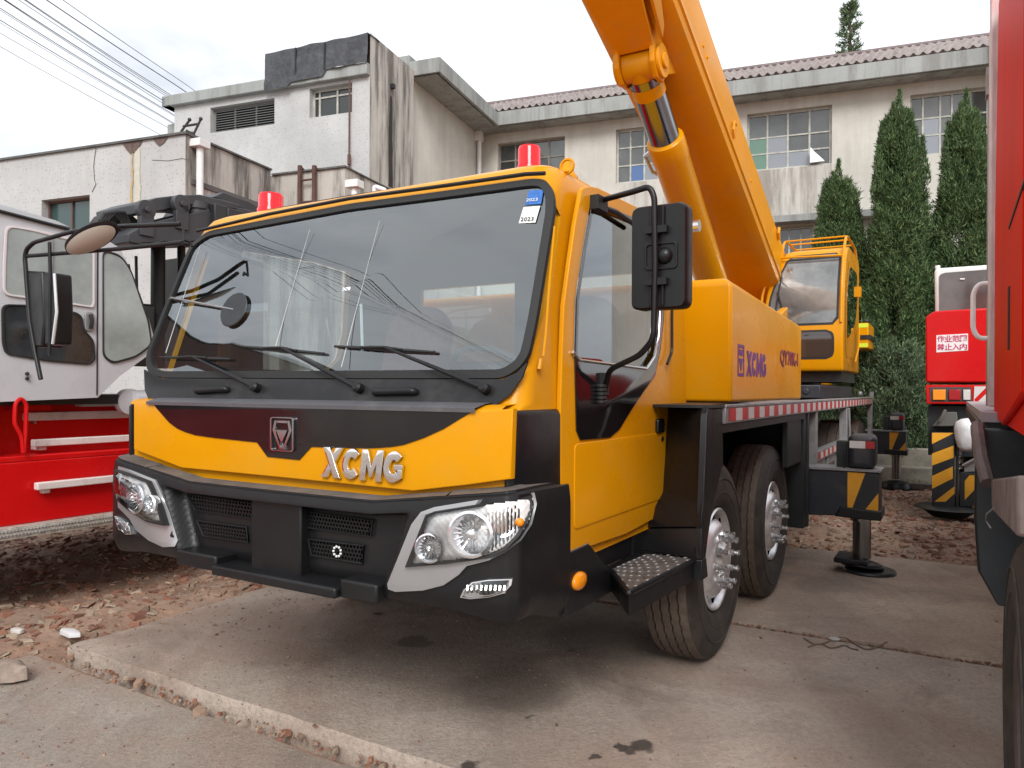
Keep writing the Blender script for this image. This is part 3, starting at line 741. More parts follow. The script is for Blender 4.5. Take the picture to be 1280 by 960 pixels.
# ---------------------------------------------------------------- wheels
def make_wheel(parent, u, v, z, R_=.56, nuts=True, W=.31, side=-1, front=True, nutmat=None, tread=True, rimm=None, steer=0):
    """outer face at v, tyre reaches inwards (+v for side -1)"""
    s=-side  # direction inwards along v
    ax=(0,s,0); n=64
    m=M(); r=R_
    prof=[(.30,.035),(.335,.012),(.40,.0),(.48,.006),(.525,.022),(.552,.045)]
    prof=[(a*R_/.56,b) for a,b in prof]
    inner=[(a,W-b) for a,b in prof[::-1]]
    m.lathe(prof+inner,(u,v,z),ax,n,cap=False); 
    m.lathe([(.30*R_/.56,.035),(.28*R_/.56,.06),(.28*R_/.56,W-.03)],(u,v,z),ax,n,cap=False)
    ty=finish('tyre',m,TYRE,parent,smooth=35)
    if tread:
        m=M(); N=96; w0,w1=.040,W-.040; grooves=4; gw=.010
        bands=[]; x=w0; bw=(w1-w0-gw*grooves)/(grooves+1)
        for g in range(grooves+1): bands.append((x,x+bw)); x+=bw+gw
        for gi,(a,b) in enumerate(bands):
            L=[]
            for k in range(N):
                an=2*math.pi*k/N; j=.0035*(1 if k%2 else -1)
                ra=R_-.012; rb=R_+.002
                if gi in (0,grooves): rb_a=rb-(.010 if gi==0 else 0); rb_b=rb-(.010 if gi==grooves else 0)
                else: rb_a=rb_b=rb
                c_,s_=math.cos(an),math.sin(an)
                A=a+(j if gi>0 else 0); B_=b+(j if gi<grooves else 0)
                L.append([(u+c_*ra,v+s*A,z+s_*ra),(u+c_*rb_a,v+s*A,z+s_*rb_a),(u+c_*rb_b,v+s*B_,z+s_*rb_b),(u+c_*ra,v+s*B_,z+s_*ra)])
            ids=[[m.v(p) for p in q] for q in L]
            for k in range(N):
                A,B_=ids[k],ids[(k+1)%N]
                for i in range(3): m.f((A[i],A[i+1],B_[i+1],B_[i]))
        finish('tread',m,TREAD,ty,smooth=0)
        m=M(); # raised ring lettering bead on the side wall
        m.lathe([(.455*R_/.56,.0035),(.458*R_/.56,-.001),(.463*R_/.56,-.001),(.466*R_/.56,.004)],(u,v,z),ax,n,cap=False)
        m.lathe([(.375*R_/.56,.0055),(.379*R_/.56,.001),(.384*R_/.56,.001),(.388*R_/.56,.002)],(u,v,z),ax,n,cap=False)
        finish('sidewall_bead',m,TYRE,ty)
    k=R_/.56
    m=M()
    if front: prof=[(.288,.050),(.292,.030),(.284,.022),(.272,.030),(.262,.062),(.255,.085),(.235,.080),(.222,.045),(.200,.020),(.168,.004),(.120,.002),(.112,.012)]
    else: prof=[(.288,.050),(.292,.030),(.284,.022),(.27,.03),(.26,.10),(.22,.15),(.16,.16),(.12,.15)]
    m.lathe([(a*k,b) for a,b in prof],(u,v,z),ax,48,cap=False)
    rm=finish('rim',m,rimm or RIM,parent,smooth=40)
    m=M(); 
    for q in range(10):
        a=2*math.pi*(q+.5)/10; c_,s_=math.cos(a),math.sin(a)
        m.lathe([(.030*k,0),(.030*k,-.0015)],(u+.228*k*c_,v+s*.052,z+.228*k*s_),(0,-s,0),12)
    finish('rim_hole',m,HOLE,rm)
    if not nuts: return ty
    m=M()
    for q in range(10):
        a=2*math.pi*q/10+.12; c_,s_=math.cos(a),math.sin(a); o=(u+.143*k*c_,v+s*.006,z+.143*k*s_)
        m.lathe([(.024,0),(.024,.010),(.019,.012),(.019,.036),(.013,.038),(.013,.052),(.018,.055),(.018,.066),(.010,.072)],o,(0,-s,0),10)
    finish('wheel_nuts',m,CHRD,rm,smooth=30)
    m=M(); m.lathe([(.112*k,.01),(.095*k,-.006),(.082*k,-.022),(.050*k,-.03),(.001,-.032)],(u,v,z),(0,s,0),32,cap=False); finish('hub_cap',m,rimm or RIM,rm,smooth=35)
    return ty
U1,U2=4.30,5.80
for uu in (U1,U2): make_wheel(crane,uu,1.14,.56)
for uu in (U1,U2): make_wheel(crane,uu,3.86,.56,side=1)
for uu in (10.4,11.75): make_wheel(crane,uu,1.12,.56,front=False,W=.6)
m=M()
for uu in (U1,U2,10.4,11.75): m.tube([(uu,1.4,.56),(uu,3.6,.56)],.075,12); m.lathe([(.1,-.2),(.2,-.1),(.2,.1),(.1,.2)],(uu,2.5,.56),(0,1,0),16)
finish('axles',m,DSTEEL,crane)
m=M(); m.box((2.5,2.0,.72),(13.2,2.15,1.15)); m.box((2.5,2.85,.72),(13.2,3.0,1.15))
for k in range(9): m.box((2.6+k*1.3,2.15,.8),(2.75+k*1.3,2.85,1.1))
m.box((2.5,1.5,.70),(4.2,3.5,.84)); m.box((4.9,1.5,.9),(5.25,3.5,1.35)); finish('chassis_frame',m,DSTEEL,crane)
# ---------------------------------------------------------------- step box, lamp, mudguard
m=M()  # black panel with the side lamp in front of the step
O=[(2.715,.60),(2.715,.835),(2.735,.862),(2.93,.865),(3.17,.70),(3.62,.70),(3.62,.60)]
m.prism([(u,1.345,z) for u,z in O],(0,.05,0)); finish('side_skirt',m,BLK,crane,bevel=.006)
m=M(); m.loft([[(2.735,1.345,.862),(2.735,1.40,.866),(2.93,1.40,.87),(2.93,1.345,.865)],[(2.735,1.347,.864),(2.735,1.40,.872),(2.93,1.40,.874),(2.93,1.347,.867)]]); finish('skirt_top',m,LEDG,crane)
c_=CR.P(723,726,v=1.345); m=M(); n=28
L=[]
for k,o in ((1.0,0),(1.0,.006),(.93,.014),(.55,.022),(.05,.024)):
    L.append([(c_[0]+.062*k*math.cos(2*math.pi*i/n),c_[1]-o,c_[2]+.038*k*math.sin(2*math.pi*i/n)) for i in range(n)])
m.loft(L); finish('side_marker_lamp',m,AMB,crane,smooth=50)
# step tray
a,b,c,d=(3.20,1.345,.703),(3.16,1.06,.703),(3.68,1.06,.703),(3.68,1.345,.703)
a=CR.P(764,711,z=.70); b=CR.P(786,740,z=.70); c=CR.P(878,694,z=.70); d=CR.P(806,693,z=.70)
m=M(); m.loft([[ (p[0],p[1],.688) for p in (a,b,c,d)],[(p[0],p[1],.70) for p in (a,b,c,d)]]); stp=finish('step_plate',m,CHECK,crane)
m=M()
A,B_,C_,D_=[Vector(p) for p in (a,b,c,d)]
for i in range(14):
    for j in range(8):
        s_,t_=(i+.5)/14,(j+.5)/8; p=(A.lerp(D_,s_)).lerp(B_.lerp(C_,s_),t_); p.z=.7005
        an=R(45 if (i+j)%2 else -45); e=Vector((math.cos(an),math.sin(an),0))*.013; f_=Vector((-e.y,e.x,0))*.3
        m.loft([[tuple(p+e),tuple(p+f_),tuple(p-e),tuple(p-f_)],[tuple(p+e*.6+Vector((0,0,.004))),tuple(p+f_*.5+Vector((0,0,.004))),tuple(p-e*.6+Vector((0,0,.004))),tuple(p-f_*.5+Vector((0,0,.004)))]])
finish('tread_pattern',m,CHECK,stp,smooth=0)
m=M(); m.tube(smooth_path([(p[0],p[1],.694) for p in (a,b,c)],.03),.013,8); 
m.loft([[(p[0],p[1],.60) for p in (a,b,c,d)],[(p[0],p[1],.684) for p in (a,b,c,d)]]); finish('step_frame',m,BLK,crane)
# inner wall of the step well
m=M(); m.loft([[(3.17,1.40,.70),(4.05,1.40,.70),(4.05,1.45,.70),(3.17,1.45,.70)],[(2.9,1.40,.95),(4.05,1.40,.95),(4.05,1.45,.95),(2.9,1.45,.95)]]); m.box((3.72,1.43,.90),(4.12,1.47,1.43)); m.box((3.55,1.385,.60),(4.02,1.398,1.02)); finish('step_well',m,BLK,crane)
# mudguard block: slanted front face, outer face with the wheel arch
ftl=CR.P(836,508,v=1.37); fbl=CR.P(829,643,v=1.37); ftr=CR.P(886,509,v=1.05); fbr=CR.P(879,645,v=1.05)
m=M()
R0=.70
arch=[]
for k in range(9):
    a=R(205-12*k*1.0); arch.append((U1+R0*math.cos(a),.56+R0*math.sin(a)))
# outer plate of the guard
out=[(3.60,.70),(3.62,.92),(3.675,1.40),(3.70,1.435),(3.94,1.435)]
back=[(3.955,1.40),(3.975,1.14),(3.94,1.10),(3.80,.97),(3.70,.80),(3.66,.70)]
O=out+back
m.loft([[(u,1.05,z) for u,z in O],[(u,1.09,z) for u,z in O]]); finish('mudguard_side',m,BLK,crane,bevel=.006)
m=M(); m.loft([[(3.60,1.055,.86),(3.65,1.055,.86),(3.82,1.42,.80),(3.74,1.42,.80)],[(3.61,1.055,.93),(3.66,1.055,.93),(3.88,1.42,.90),(3.80,1.42,.90)],[(3.62,1.055,.98),(3.67,1.055,.98),(4.02,1.42,.98),(3.94,1.42,.98)],[(3.68,1.055,1.42),(3.74,1.055,1.42),(4.10,1.42,1.42),(4.03,1.42,1.42)],[(3.695,1.06,1.437),(3.75,1.06,1.437),(4.10,1.42,1.44),(4.045,1.42,1.44)]]); finish('mudguard_front',m,BLK,crane,bevel=.006)
m=M(); m.loft([[(3.60,1.055,.70),(3.655,1.055,.70),(3.82,1.42,.70),(3.66,1.40,.70)],[(3.60,1.055,.855),(3.65,1.055,.855),(3.82,1.42,.795),(3.74,1.41,.795)]]); m.loft([[(3.60,1.05,.60),(3.70,1.05,.60),(3.72,1.4,.60),(3.60,1.4,.60)],[(3.60,1.05,.70),(3.67,1.05,.70),(3.70,1.4,.70),(3.60,1.4,.70)]]); finish('mudguard_lower',m,BLK,crane,bevel=.005)
# top apron between cab and deck, and dark wheel-arch lining
m=M(); m.box((3.72,1.04,1.437),(4.6,1.45,1.452)); m.box((3.97,1.06,1.30),(6.55,3.9,1.345)); m.box((4.0,1.5,.7),(6.5,1.56,1.3)); finish('wheel_arch_lining',m,DSTEEL,crane)

# ---------------------------------------------------------------- deck and its marked edge
m=M(); m.box((3.96,1.035,1.35),(12.15,1.10,1.446)); m.box((3.96,1.03,1.434),(12.15,1.14,1.452)); m.box((12.09,1.035,.75),(12.15,1.10,1.35))
m.box((4.0,1.1,1.38),(12.15,3.95,1.43)); deck=finish('deck',m,STEEL,crane,bevel=.004)
n=28; u0,u1=4.02,12.08
def stripe(u0,u1,n,v,z0,z1,par):
    m=M(); lo=[m.v((u0+(u1-u0)*k/n,v,z0)) for k in range(n+1)]; hi=[m.v((u0+(u1-u0)*k/n,v,z1)) for k in range(n+1)]
    for k in range(n): m.mi=k%2; m.f((lo[k],lo[k+1],hi[k+1],hi[k]))
    return finish('reflective_marking',m,[RREF,WREF],par,smooth=0)
stripe(u0,u1,2*n,1.0325,1.362,1.430,deck)
# cheek plate behind the second wheel, ladder frame and lower marked rail
m=M(); m.box((6.50,1.06,.40),(6.60,1.5,1.35)); m.box((6.60,1.045,.40),(6.66,1.20,1.35)); m.box((5.9,1.08,.95),(6.5,1.12,1.345)); finish('outrigger_box',m,DSTEEL,crane,bevel=.005)
m=M(); m.box((7.05,1.05,.62),(7.15,1.13,1.35)); m.box((7.15,1.05,.90),(9.2,1.12,.99)); m.box((9.15,1.04,.62),(9.24,1.12,1.35)); m.box((7.15,1.09,.80),(9.2,1.12,.90)); m.tube([(9.22,1.03,1.34),(9.30,1.03,1.1),(9.30,1.03,.7)],.015,6)
for k in range(2): m.box((7.9+k*.7,1.07,.6),(7.94+k*.7,1.10,.9))
fr=finish('side_frame',m,STEEL,crane,bevel=.003)
stripe(7.17,9.17,14,1.047,.915,.975,fr)
m=M(); m.box((7.3,1.45,.75),(9.1,2.2,1.3)); m.tube([(8.1,1.40,.8),(8.1,1.40,1.3)],.14,12); finish('fuel_tank',m,GREYP,crane,bevel=.02)
m=M(); m.box((9.0,1.3,1.452),(12.0,2.0,1.60)); m.cyl((9.0,1.45,1.53),(8.98,1.45,1.53),.035,n=12); finish('deck_locker',m,GREYP,crane,bevel=.01)
m=M(); m.box((12.09,1.02,1.44),(12.14,1.07,1.53)); m.sphere((12.1,1.2,1.5),.04,5); finish('deck_stop',m,STEEL,crane)
# ---------------------------------------------------------------- outriggers
def outrigger(u, vin, vout, z0, z1, big=True, base_z=0.0):
    m=M(); d=.32
    O=[(vin,z0),(vin,z1),(vout,z1-.01),(vout,z0+.10),(vout+.02,z0+.045),(vin-.10,z0+.02)]
    m.loft([[(u,v,z) for v,z in O],[(u+d,v,z) for v,z in O]]); 
    beam=finish('outrigger_beam',m,GREYP,crane,bevel=.008)
    m=M(); m.box((u-.015,vout-.015,z1-.005),(u+d+.02,vin,z1+.012)); finish('beam_cap',m,STEEL,beam)
    m=M(); w=abs(vin-vout)
    x1=vout+.003; x0=vout+.235; zz0,zz1=z0+.085,z1-.015; fu=u-.0035
    h=zz1-zz0
    m.poly([(fu,x0,zz0),(fu,x0,zz1),(fu,x0-.135,zz1),(fu,x0-.03,zz0)])
    m.poly([(fu,x1,zz0),(fu,x1+.11,zz0),(fu,x1,zz0+h*.50)])
    finish('hazard_stripe',m,YREF,beam,smooth=0)
    m=M(); m.poly([(fu+.0015,x0,zz0),(fu+.0015,x0,zz1),(fu+.0015,x1,zz1),(fu+.0015,x1,zz0)]); finish('stripe_ground',m,DSTEEL,beam,smooth=0)
    m=M(); m.loft([[(u-.03,vout-.02,z0+.02),(u+d+.03,vout-.02,z0+.02),(u+d+.03,vout+.33,z0+.03),(u-.03,vout+.33,z0+.03)],[(u-.03,vout-.02,z0+.10),(u+d+.03,vout-.02,z0+.10),(u+d+.03,vout+.29,z0+.115),(u-.03,vout+.29,z0+.115)]]); finish('beam_shoe',m,BLK,beam,bevel=.01)
    # jack
    vc=vout+.14; uc=u+d*.5
    m=M(); m.box((uc-.13,vc-.11,z1+.01),(uc+.13,vc+.10,z1+.30)); jk=finish('jack_housing',m,GREYP,crane,bevel=.05,seg=4)
    m=M(); m.box((uc-.02,vc+.10,z1+.0),(uc+.10,vc+.20,z1+.235)); m.tube([(uc-.10,vc+.13,z1),(uc-.10,vc+.13,z1+.22)],.008,6); finish('jack_bracket',m,DSTEEL,jk,bevel=.01)
    m=M(); m.poly([(uc-.1325,vc+.085,z1+.185),(uc-.1325,vc-.035,z1+.185),(uc-.1325,vc-.035,z1+.245),(uc-.1325,vc+.085,z1+.245)]); finish('white_reflector',m,WREF,jk,smooth=0)
    m=M(); m.poly([(uc-.1325,vc-.037,z1+.185),(uc-.1325,vc-.105,z1+.185),(uc-.1325,vc-.105,z1+.245),(uc-.1325,vc-.037,z1+.245)]); finish('red_reflector',m,REDL,jk,smooth=0)
    m=M(); m.tube([(uc-.10,vc,z0-.0),(uc-.10,vc,z0+.1)],.08,20); m.tube([(uc,vc,z0+.05),(uc,vc,base_z+.13)],.072,24); finish('jack_ram',m,bpy.data.materials.get('ram_steel') or mat('ram_steel',(.22,.21,.20),rough=.22,metal=.9),jk)
    return uc,vc
uc,vc=outrigger(6.8,1.20,.53,.45,.87)
# float pad, tilted
m=M(); m.lathe([(.10,.10),(.17,.075),(.17,.045),(.06,.03)],(uc,vc,.0),(.12,-.05,1),24); m.box((uc-.17,vc-.06,.09),(uc+.17,vc+.20,.13)); finish('jack_foot',m,BLK,crane,bevel=.01)
m=M(); m.lathe([(.20,.0),(.205,.012),(.195,.026),(.03,.03)],(uc+.02,vc-.06,.004),(0,0,1),32); finish('float_disc',m,DSTEEL,crane)
uc,vc=outrigger(13.4,1.25,.66,.50,.90)
m=M(); m.lathe([(.10,.12),(.19,.09),(.20,.05),(.22,.02),(.22,.0)],(uc,vc,-.02),(0,0,1),24); finish('jack_foot',m,BLK,crane)

# ---------------------------------------------------------------- yellow engine housing behind the cab
m=M(); m.loft([[(4.58,1.165,1.455),(6.98,1.165,1.455),(6.98,3.80,1.455),(4.58,3.80,1.455)],[(4.58,1.165,2.16),(6.98,1.165,2.07),(6.98,3.80,2.07),(4.58,3.80,2.16)],[(4.585,1.185,2.20),(6.97,1.185,2.11),(6.97,3.78,2.11),(4.585,3.78,2.20)],[(4.61,1.215,2.215),(6.94,1.215,2.125),(6.94,3.75,2.125),(4.61,3.75,2.215)]])
hs=finish('engine_housing',m,YEL,crane,bevel=.02,seg=3)
def sidemap(a,b,c): return (a,1.1645-c,b)
l0=CR.P(933,470,v=1.1645); l1=CR.P(957,470,v=1.1645); lt=CR.P(933,441,v=1.1645)
m=M(); letters(m,'XCMG',lambda x,y,d:(l0[0]+x,1.1645-d,l0[2]+y-.0),l1[0]-l0[0],.165,.002,shear=.05,gap=.06); finish('side_lettering',m,PURP,hs,smooth=0)
b0=CR.P(922,470,v=1.1645); b1=CR.P(930,470,v=1.1645); bw=b1[0]-b0[0]; bh=.20; bx=b0[0]; bz=b0[2]-.0
def bm_(a,b,c): return (bx+a*bw,1.1645-c,bz+b*bh)
m=M(); plate(m,[[(0,0),(1,0),(1,1),(0,1)],[(.14,.10),(.86,.10),(.86,.90),(.14,.90)]],bm_,.002)
plate(m,[[(.22,.84),(.5,.84),(.78,.84),(.74,.66),(.26,.66)]],bm_,.003); plate(m,[[(.22,.56),(.78,.56),(.5,.14)]],bm_,.003); finish('side_emblem',m,PURP,hs,smooth=0)
t0=CR.P(975,420,v=1.1645); t1=CR.P(997,425,v=1.1645)
m=M(); put_text(m,'QY70K-I',.2,lambda x,y,d:((t0[0]+t1[0])/2+x,1.1635-d,1.785+y),box=(t1[0]-t0[0],.135),bold=.004); finish('model_lettering',m,DKRED,hs,smooth=0)

# ---------------------------------------------------------------- operator's cab on the superstructure
UF,VA,VB=10.75,1.27,2.33
m=M()
prof=[(UF+.02,1.80),(UF,1.86),(UF-.02,2.25),(UF+.02,2.6),(UF+.10,3.0),(UF+.26,3.36),(UF+.42,3.50),(UF+.62,3.55),(UF+1.7,3.55),(UF+1.85,3.45),(UF+1.85,1.80)]
def vb(z): return VB-.26*sm(z,2.7,3.6)
m.loft([[(u,VA,z) for u,z in prof],[(u,vb(z)-.07,z) for u,z in prof],[(min(max(u,UF+.06),UF+1.8),vb(z),min(max(z,1.86),3.50)) for u,z in prof]])
oc=finish('operator_cab',m,YEL,crane,bevel=.05,seg=4)
def fsurf(z):
    for (a,za),(b,zb) in zip(prof[1:],prof[2:]):
        if za<=z<=zb: return a+(b-a)*(z-za)/(zb-za)
    return UF
def fpanel(v0,v1,z0,z1,off,rad=.08):
    V2=rnd_poly([(v0,z0),(v1,z0),(v1,z1),(v0,z1)],rad,5); cy=(v0+v1)/2
    m=M(); zs=[z0+(z1-z0)*k/12 for k in range(13)]
    # horizontal strips clipped to the rounded outline
    def span(z):
        xs=[]
        for (a,za),(b,zb) in zip(V2,V2[1:]+V2[:1]):
            if (za-z)*(zb-z)<=0 and abs(za-zb)>1e-9: xs.append(a+(b-a)*(z-za)/(zb-za))
        return (min(xs),max(xs)) if xs else (cy,cy)
    L=[]
    for k,z in enumerate(zs):
        zz=min(max(z,z0+.002),z1-.002); a,b=span(zz); b2=b-.24*sm(zz,2.7,3.6) if z1>3 else b; L.append([(fsurf(zz)-off,a,zz),(fsurf(zz)-off,b2,zz)])
    m.loft(L,cap=False,closed=False); return m
finish('windscreen_frame',fpanel(1.33,2.24,2.42,3.44,.004,.09),RUB,oc,smooth=60)
finish('front_window',fpanel(1.36,2.21,2.45,3.42,.008,.07),mat('cab_glass_grey',(.22,.23,.23),rough=.08,spec=1,metal=.45,var=.5,vs=1.5),oc,smooth=60)
finish('lower_window_frame',fpanel(1.38,1.98,1.96,2.36,.004,.12),RUB,oc,smooth=60)
finish('lower_window',fpanel(1.41,1.95,1.99,2.33,.008,.10),mat('cab_glass_dark',(.06,.05,.05),rough=.05,spec=1,metal=.3),oc,smooth=60)
m=M(); m.tube([(fsurf(2.5)-.03,2.0,2.48),(fsurf(2.9)-.03,2.12,2.9)],.012,6); m.tube([(fsurf(2.6)-.03,2.14,2.62),(fsurf(3.1)-.03,2.08,3.15)],.010,6); m.tube([(fsurf(2.5)-.04,1.9,2.46),(fsurf(2.5)-.04,2.1,2.50)],.03,6); finish('wiper',m,RUB,oc)
m=M(); m.poly([(UF+.30,VA-.004,2.0),(UF+1.5,VA-.004,2.0),(UF+1.5,VA-.004,3.35),(UF+.55,VA-.004,3.35),(UF+.2,VA-.004,2.85),(UF+.2,VA-.004,2.2)]); finish('door_panel',m,YEL,oc,smooth=0)
m=M(); plate(m,[rnd_poly([(UF+.35,2.25),(UF+1.2,2.5),(UF+1.45,2.75),(UF+1.45,3.28),(UF+.62,3.28),(UF+.32,2.85)],.1)],lambda a,b,c:(a,VA-.006-c,b),.006); finish('side_window',m,GLK,oc)
m=M(); m.poly([(UF+.36,VA-.005,2.28),(UF+1.4,VA-.005,2.6),(UF+1.4,VA-.005,3.2),(UF+.62,VA-.005,3.2)]); finish('window_backing',m,INTD,oc,smooth=0)
m=M(); m.tube(smooth_path([(UF+1.3,VA-.05,2.2),(UF+1.35,VA-.06,2.5),(UF+1.2,VA-.06,2.15),(UF+.9,VA-.05,1.95)],.08),.012,6)
m.box((UF+1.5,VA-.06,2.95),(UF+1.6,VA-.0,3.1)); finish('door_hardware',m,YEL,oc)
m=M()
for v,w_ in ((VA+.03,VA+.03),(VB+.01,VB-.22)):
    m.tube(smooth_path([(fsurf(2.5)-.02,v,2.45),(fsurf(2.9)-.03,v-(.02 if v>2 else 0),2.95),(fsurf(3.35)-.05,w_,3.40),(UF+.45,w_,3.66),(UF+.65,w_,3.70),(UF+1.55,w_,3.68),(UF+1.7,w_,3.56)],.16),.018,8)
for u,z in ((UF+.5,3.68),(UF+.9,3.70),(UF+1.3,3.69)): m.tube([(u,VA+.03,z),(u,VB-.22,z)],.012,6)
m.tube([(fsurf(3.35)-.05,VA+.03,3.37),(fsurf(3.35)-.05,VB-.22,3.40)],.016,6)
finish('roof_guard',m,YEL,oc)
m=M(); m.box((UF+.2,VA+.05,1.66),(UF+1.8,VB,1.80)); m.box((UF+.9,2.1,1.45),(UF+2.4,2.8,1.75)); finish('cab_bracket',m,DSTEEL,crane)
# turntable and boom pedestal
m=M(); m.lathe([(.95,1.43),(.95,1.60),(.80,1.62),(.80,1.70)],(11.8,2.5,0),(0,0,1),40); finish('turntable',m,DSTEEL,crane)
m=M()
for v0 in (1.98,2.92):
    m.loft([[(9.3,v0,1.65),(15.2,v0,1.65),(15.0,v0,2.6),(13.9,v0,3.3),(12.6,v0,3.2),(9.6,v0,2.35),(9.2,v0,2.1)],[(9.3,v0+.09,1.65),(15.2,v0+.09,1.65),(15.0,v0+.09,2.6),(13.9,v0+.09,3.3),(12.6,v0+.09,3.2),(9.6,v0+.09,2.35),(9.2,v0+.09,2.1)]])
m.box((9.4,2.05,1.65),(15.0,2.95,1.9)); finish('superstructure',m,YELM,crane,bevel=.01)
m=M(); m.box((14.2,1.28,2.28),(15.2,2.0,2.72)); w_=finish('counterweight_arm',m,YEL,crane,bevel=.02)
m=M()
for z in (2.30,2.64): m.poly([(14.195,1.29,z),(14.195,1.55,z),(14.195,1.55,z+.07),(14.195,1.29,z+.07)])
finish('lime_chevron',m,LIME,w_,smooth=0)
m=M(); m.box((14.18,1.25,2.44),(15.22,2.0,2.51)); m.sphere((14.5,1.34,2.77),.045,6); finish('clamp_band',m,DSTEEL,w_)

# ---------------------------------------------------------------- boom and luffing cylinder
BOOM0=Vector((13.7,2.5,2.04)); ang=R(22.3)     # pivot, rising forwards
bd=Vector((-math.cos(ang),0,math.sin(ang))); bu=Vector((math.sin(ang),0,math.cos(ang)))
def BP_(l,v,h): 
    q=BOOM0+bd*l+bu*h; return (q.x,2.5+v,q.z)
def bsec(l,k=1.0,w=.40,h0=-.24,h1=.40):
    # U-shaped underside, flat sides
    pts=[(w,h1),(w,-.10)]
    for i in range(1,10):
        a=math.pi*i/10; pts.append((w*math.cos(a)*1.0, -.10+(h0+.10)*math.sin(a)**.8))
    pts+=[(-w,-.10),(-w,h1)]
    return [BP_(l,v*k,h*k) for v,h in pts]
def find_h():
    pass
m=M(); m.loft([bsec(-.4),bsec(11.2)]); bo=finish('boom',m,YELM,crane,smooth=32)
for side in (-1,1):
    m=M()
    w=.40
    m.loft([[BP_(l,side*(w),-.10),BP_(l,side*(w+.018),-.09),BP_(l,side*(w+.018),-.05),BP_(l,side*w,-.04)] for l in (0,11.2)]); finish('boom_rail',m,YELM,bo)
m=M(); m.loft([bsec(11.2,.93),bsec(11.3,.93)]); finish('boom_collar',m,YELM,bo)
m=M(); m.loft([bsec(11.3,.86),bsec(13.0,.86)]); finish('inner_boom',m,YELM,bo)
m=M(); m.tube([BP_(5.9,-.42,.0),BP_(6.0,-.43,.04),BP_(6.0,-.43,.14),BP_(5.9,-.42,.18)],.015,6); m.tube([BP_(3.4,-.42,.30),BP_(3.5,-.43,.34),BP_(3.5,-.43,.42)],.02,6)
for l in (7.0,7.15,8.4,5.0): m.cyl(BP_(l,-.40,.1),BP_(l,-.415,.1),.014,n=6)
finish('boom_fittings',m,YELM,bo)
# cylinder
T0=CR.P(801,82,v=2.5); Bt=CR.P(896,372,v=2.5); T0=Vector(T0); Bt=Vector(Bt); cd_=(Bt-T0).normalized(); foot=Bt+cd_*1.2
bar=Vector(CR.P(833,168,v=2.5)); Lb=(bar-T0).dot(cd_)
m=M(); m.tube([tuple(T0+cd_*.10),tuple(T0+cd_*(Lb+.1))],.150,32); rod=finish('cylinder_rod',m,mat('chromed_rod',(.26,.28,.31),rough=.14,metal=1,dirt=(.1,.1,.1),dirt_amt=.3,ds=5),crane,smooth=60)
m=M(); a1=tuple(cd_)
m.lathe([(.155,Lb-.02),(.185,Lb),(.19,Lb+.03),(.19,Lb+.22),(.183,Lb+.24),(.183,(foot-T0).length)],T0,a1,36); cyl=finish('cylinder_barrel',m,YEL,crane,smooth=40)
m=M(); sp=T0+cd_*(Lb+.12); m.tube([tuple(sp+Vector((0,.19,.0))),tuple(sp+Vector((0,.26,0))+cd_*.04),tuple(sp+Vector((0,.24,0))+cd_*.25),tuple(sp+Vector((0,.18,0))+cd_*.3)],.02,8)
pp=Vector(CR.P(866,283,v=2.3)); m.tube([tuple(pp),tuple(pp+Vector((0,-.07,0)))],.06,16); finish('hydraulic_pipe',m,CHRD,cyl)
m=M(); m.tube([(T0.x,2.36,T0.z),(T0.x,2.64,T0.z)],.14,24); m.tube([tuple(T0),tuple(T0+cd_*.22)],[.14,.150],24); m.tube([tuple(T0+cd_*.18),tuple(T0+cd_*.30)],.156,24); finish('rod_eye',m,YEL,crane,smooth=40)
# bracket under the boom carrying the rod eye
def onb(l,h,v): return BP_(l,v,h)
def lh(p):
    q=Vector((p[0],0,p[2]))-Vector((BOOM0.x,0,BOOM0.z)); return q.dot(Vector((bd.x,0,bd.z))),q.dot(Vector((bu.x,0,bu.z)))
tl,th_=lh(T0)
m=M()
for side in (-1,1):
    v0=side*.145; v1=side*.19
    P=[(tl-.12,th_-.06),(tl-.16,th_+.1),(tl-.75,-.5),(tl+1.6,-.5),(tl+.14,th_-.04),(tl+.0,th_-.17)]
    P=[(tl-.17,th_+.0),(tl-.14,th_-.12),(tl,th_-.18),(tl+.14,th_-.12),(tl+.2,th_+.0),(tl+2.2,-.12),(tl-.5,-.12)]
    m.loft([[onb(l,h,v0) for l,h in P],[onb(l,h,v1) for l,h in P]])
    m.lathe([(.15,0),(.15,.03)],onb(tl,th_,side*.19),(0,side,0),24); m.lathe([(.07,.03),(.07,.055)],onb(tl,th_,side*.19),(0,side,0),12)
br=finish('boom_bracket',m,YELM,crane,bevel=.006)
m=M()  # closing plate in front of the eye that widens towards the boom
q0=[(tl+.17,th_+.0,-.18),(tl+.17,th_+.0,.18),(tl+2.4,-.26,.42),(tl+2.4,-.26,-.42)]
m.loft([[onb(l,h,v) for l,h,v in q0],[onb(l-.03,h+.03,v) for l,h,v in q0]])
m.loft([[onb(tl+.2,th_+.05,-.24),onb(tl+.2,th_+.05,-.27),onb(tl+2.4,-.2,-.45),onb(tl+2.4,-.2,-.42)],[onb(tl+.22,-.25,-.24),onb(tl+.22,-.25,-.27),onb(tl+1.2,-.1,-.45),onb(tl+1.2,-.1,-.42)]])
finish('bracket_web',m,YELM,br,bevel=.005)

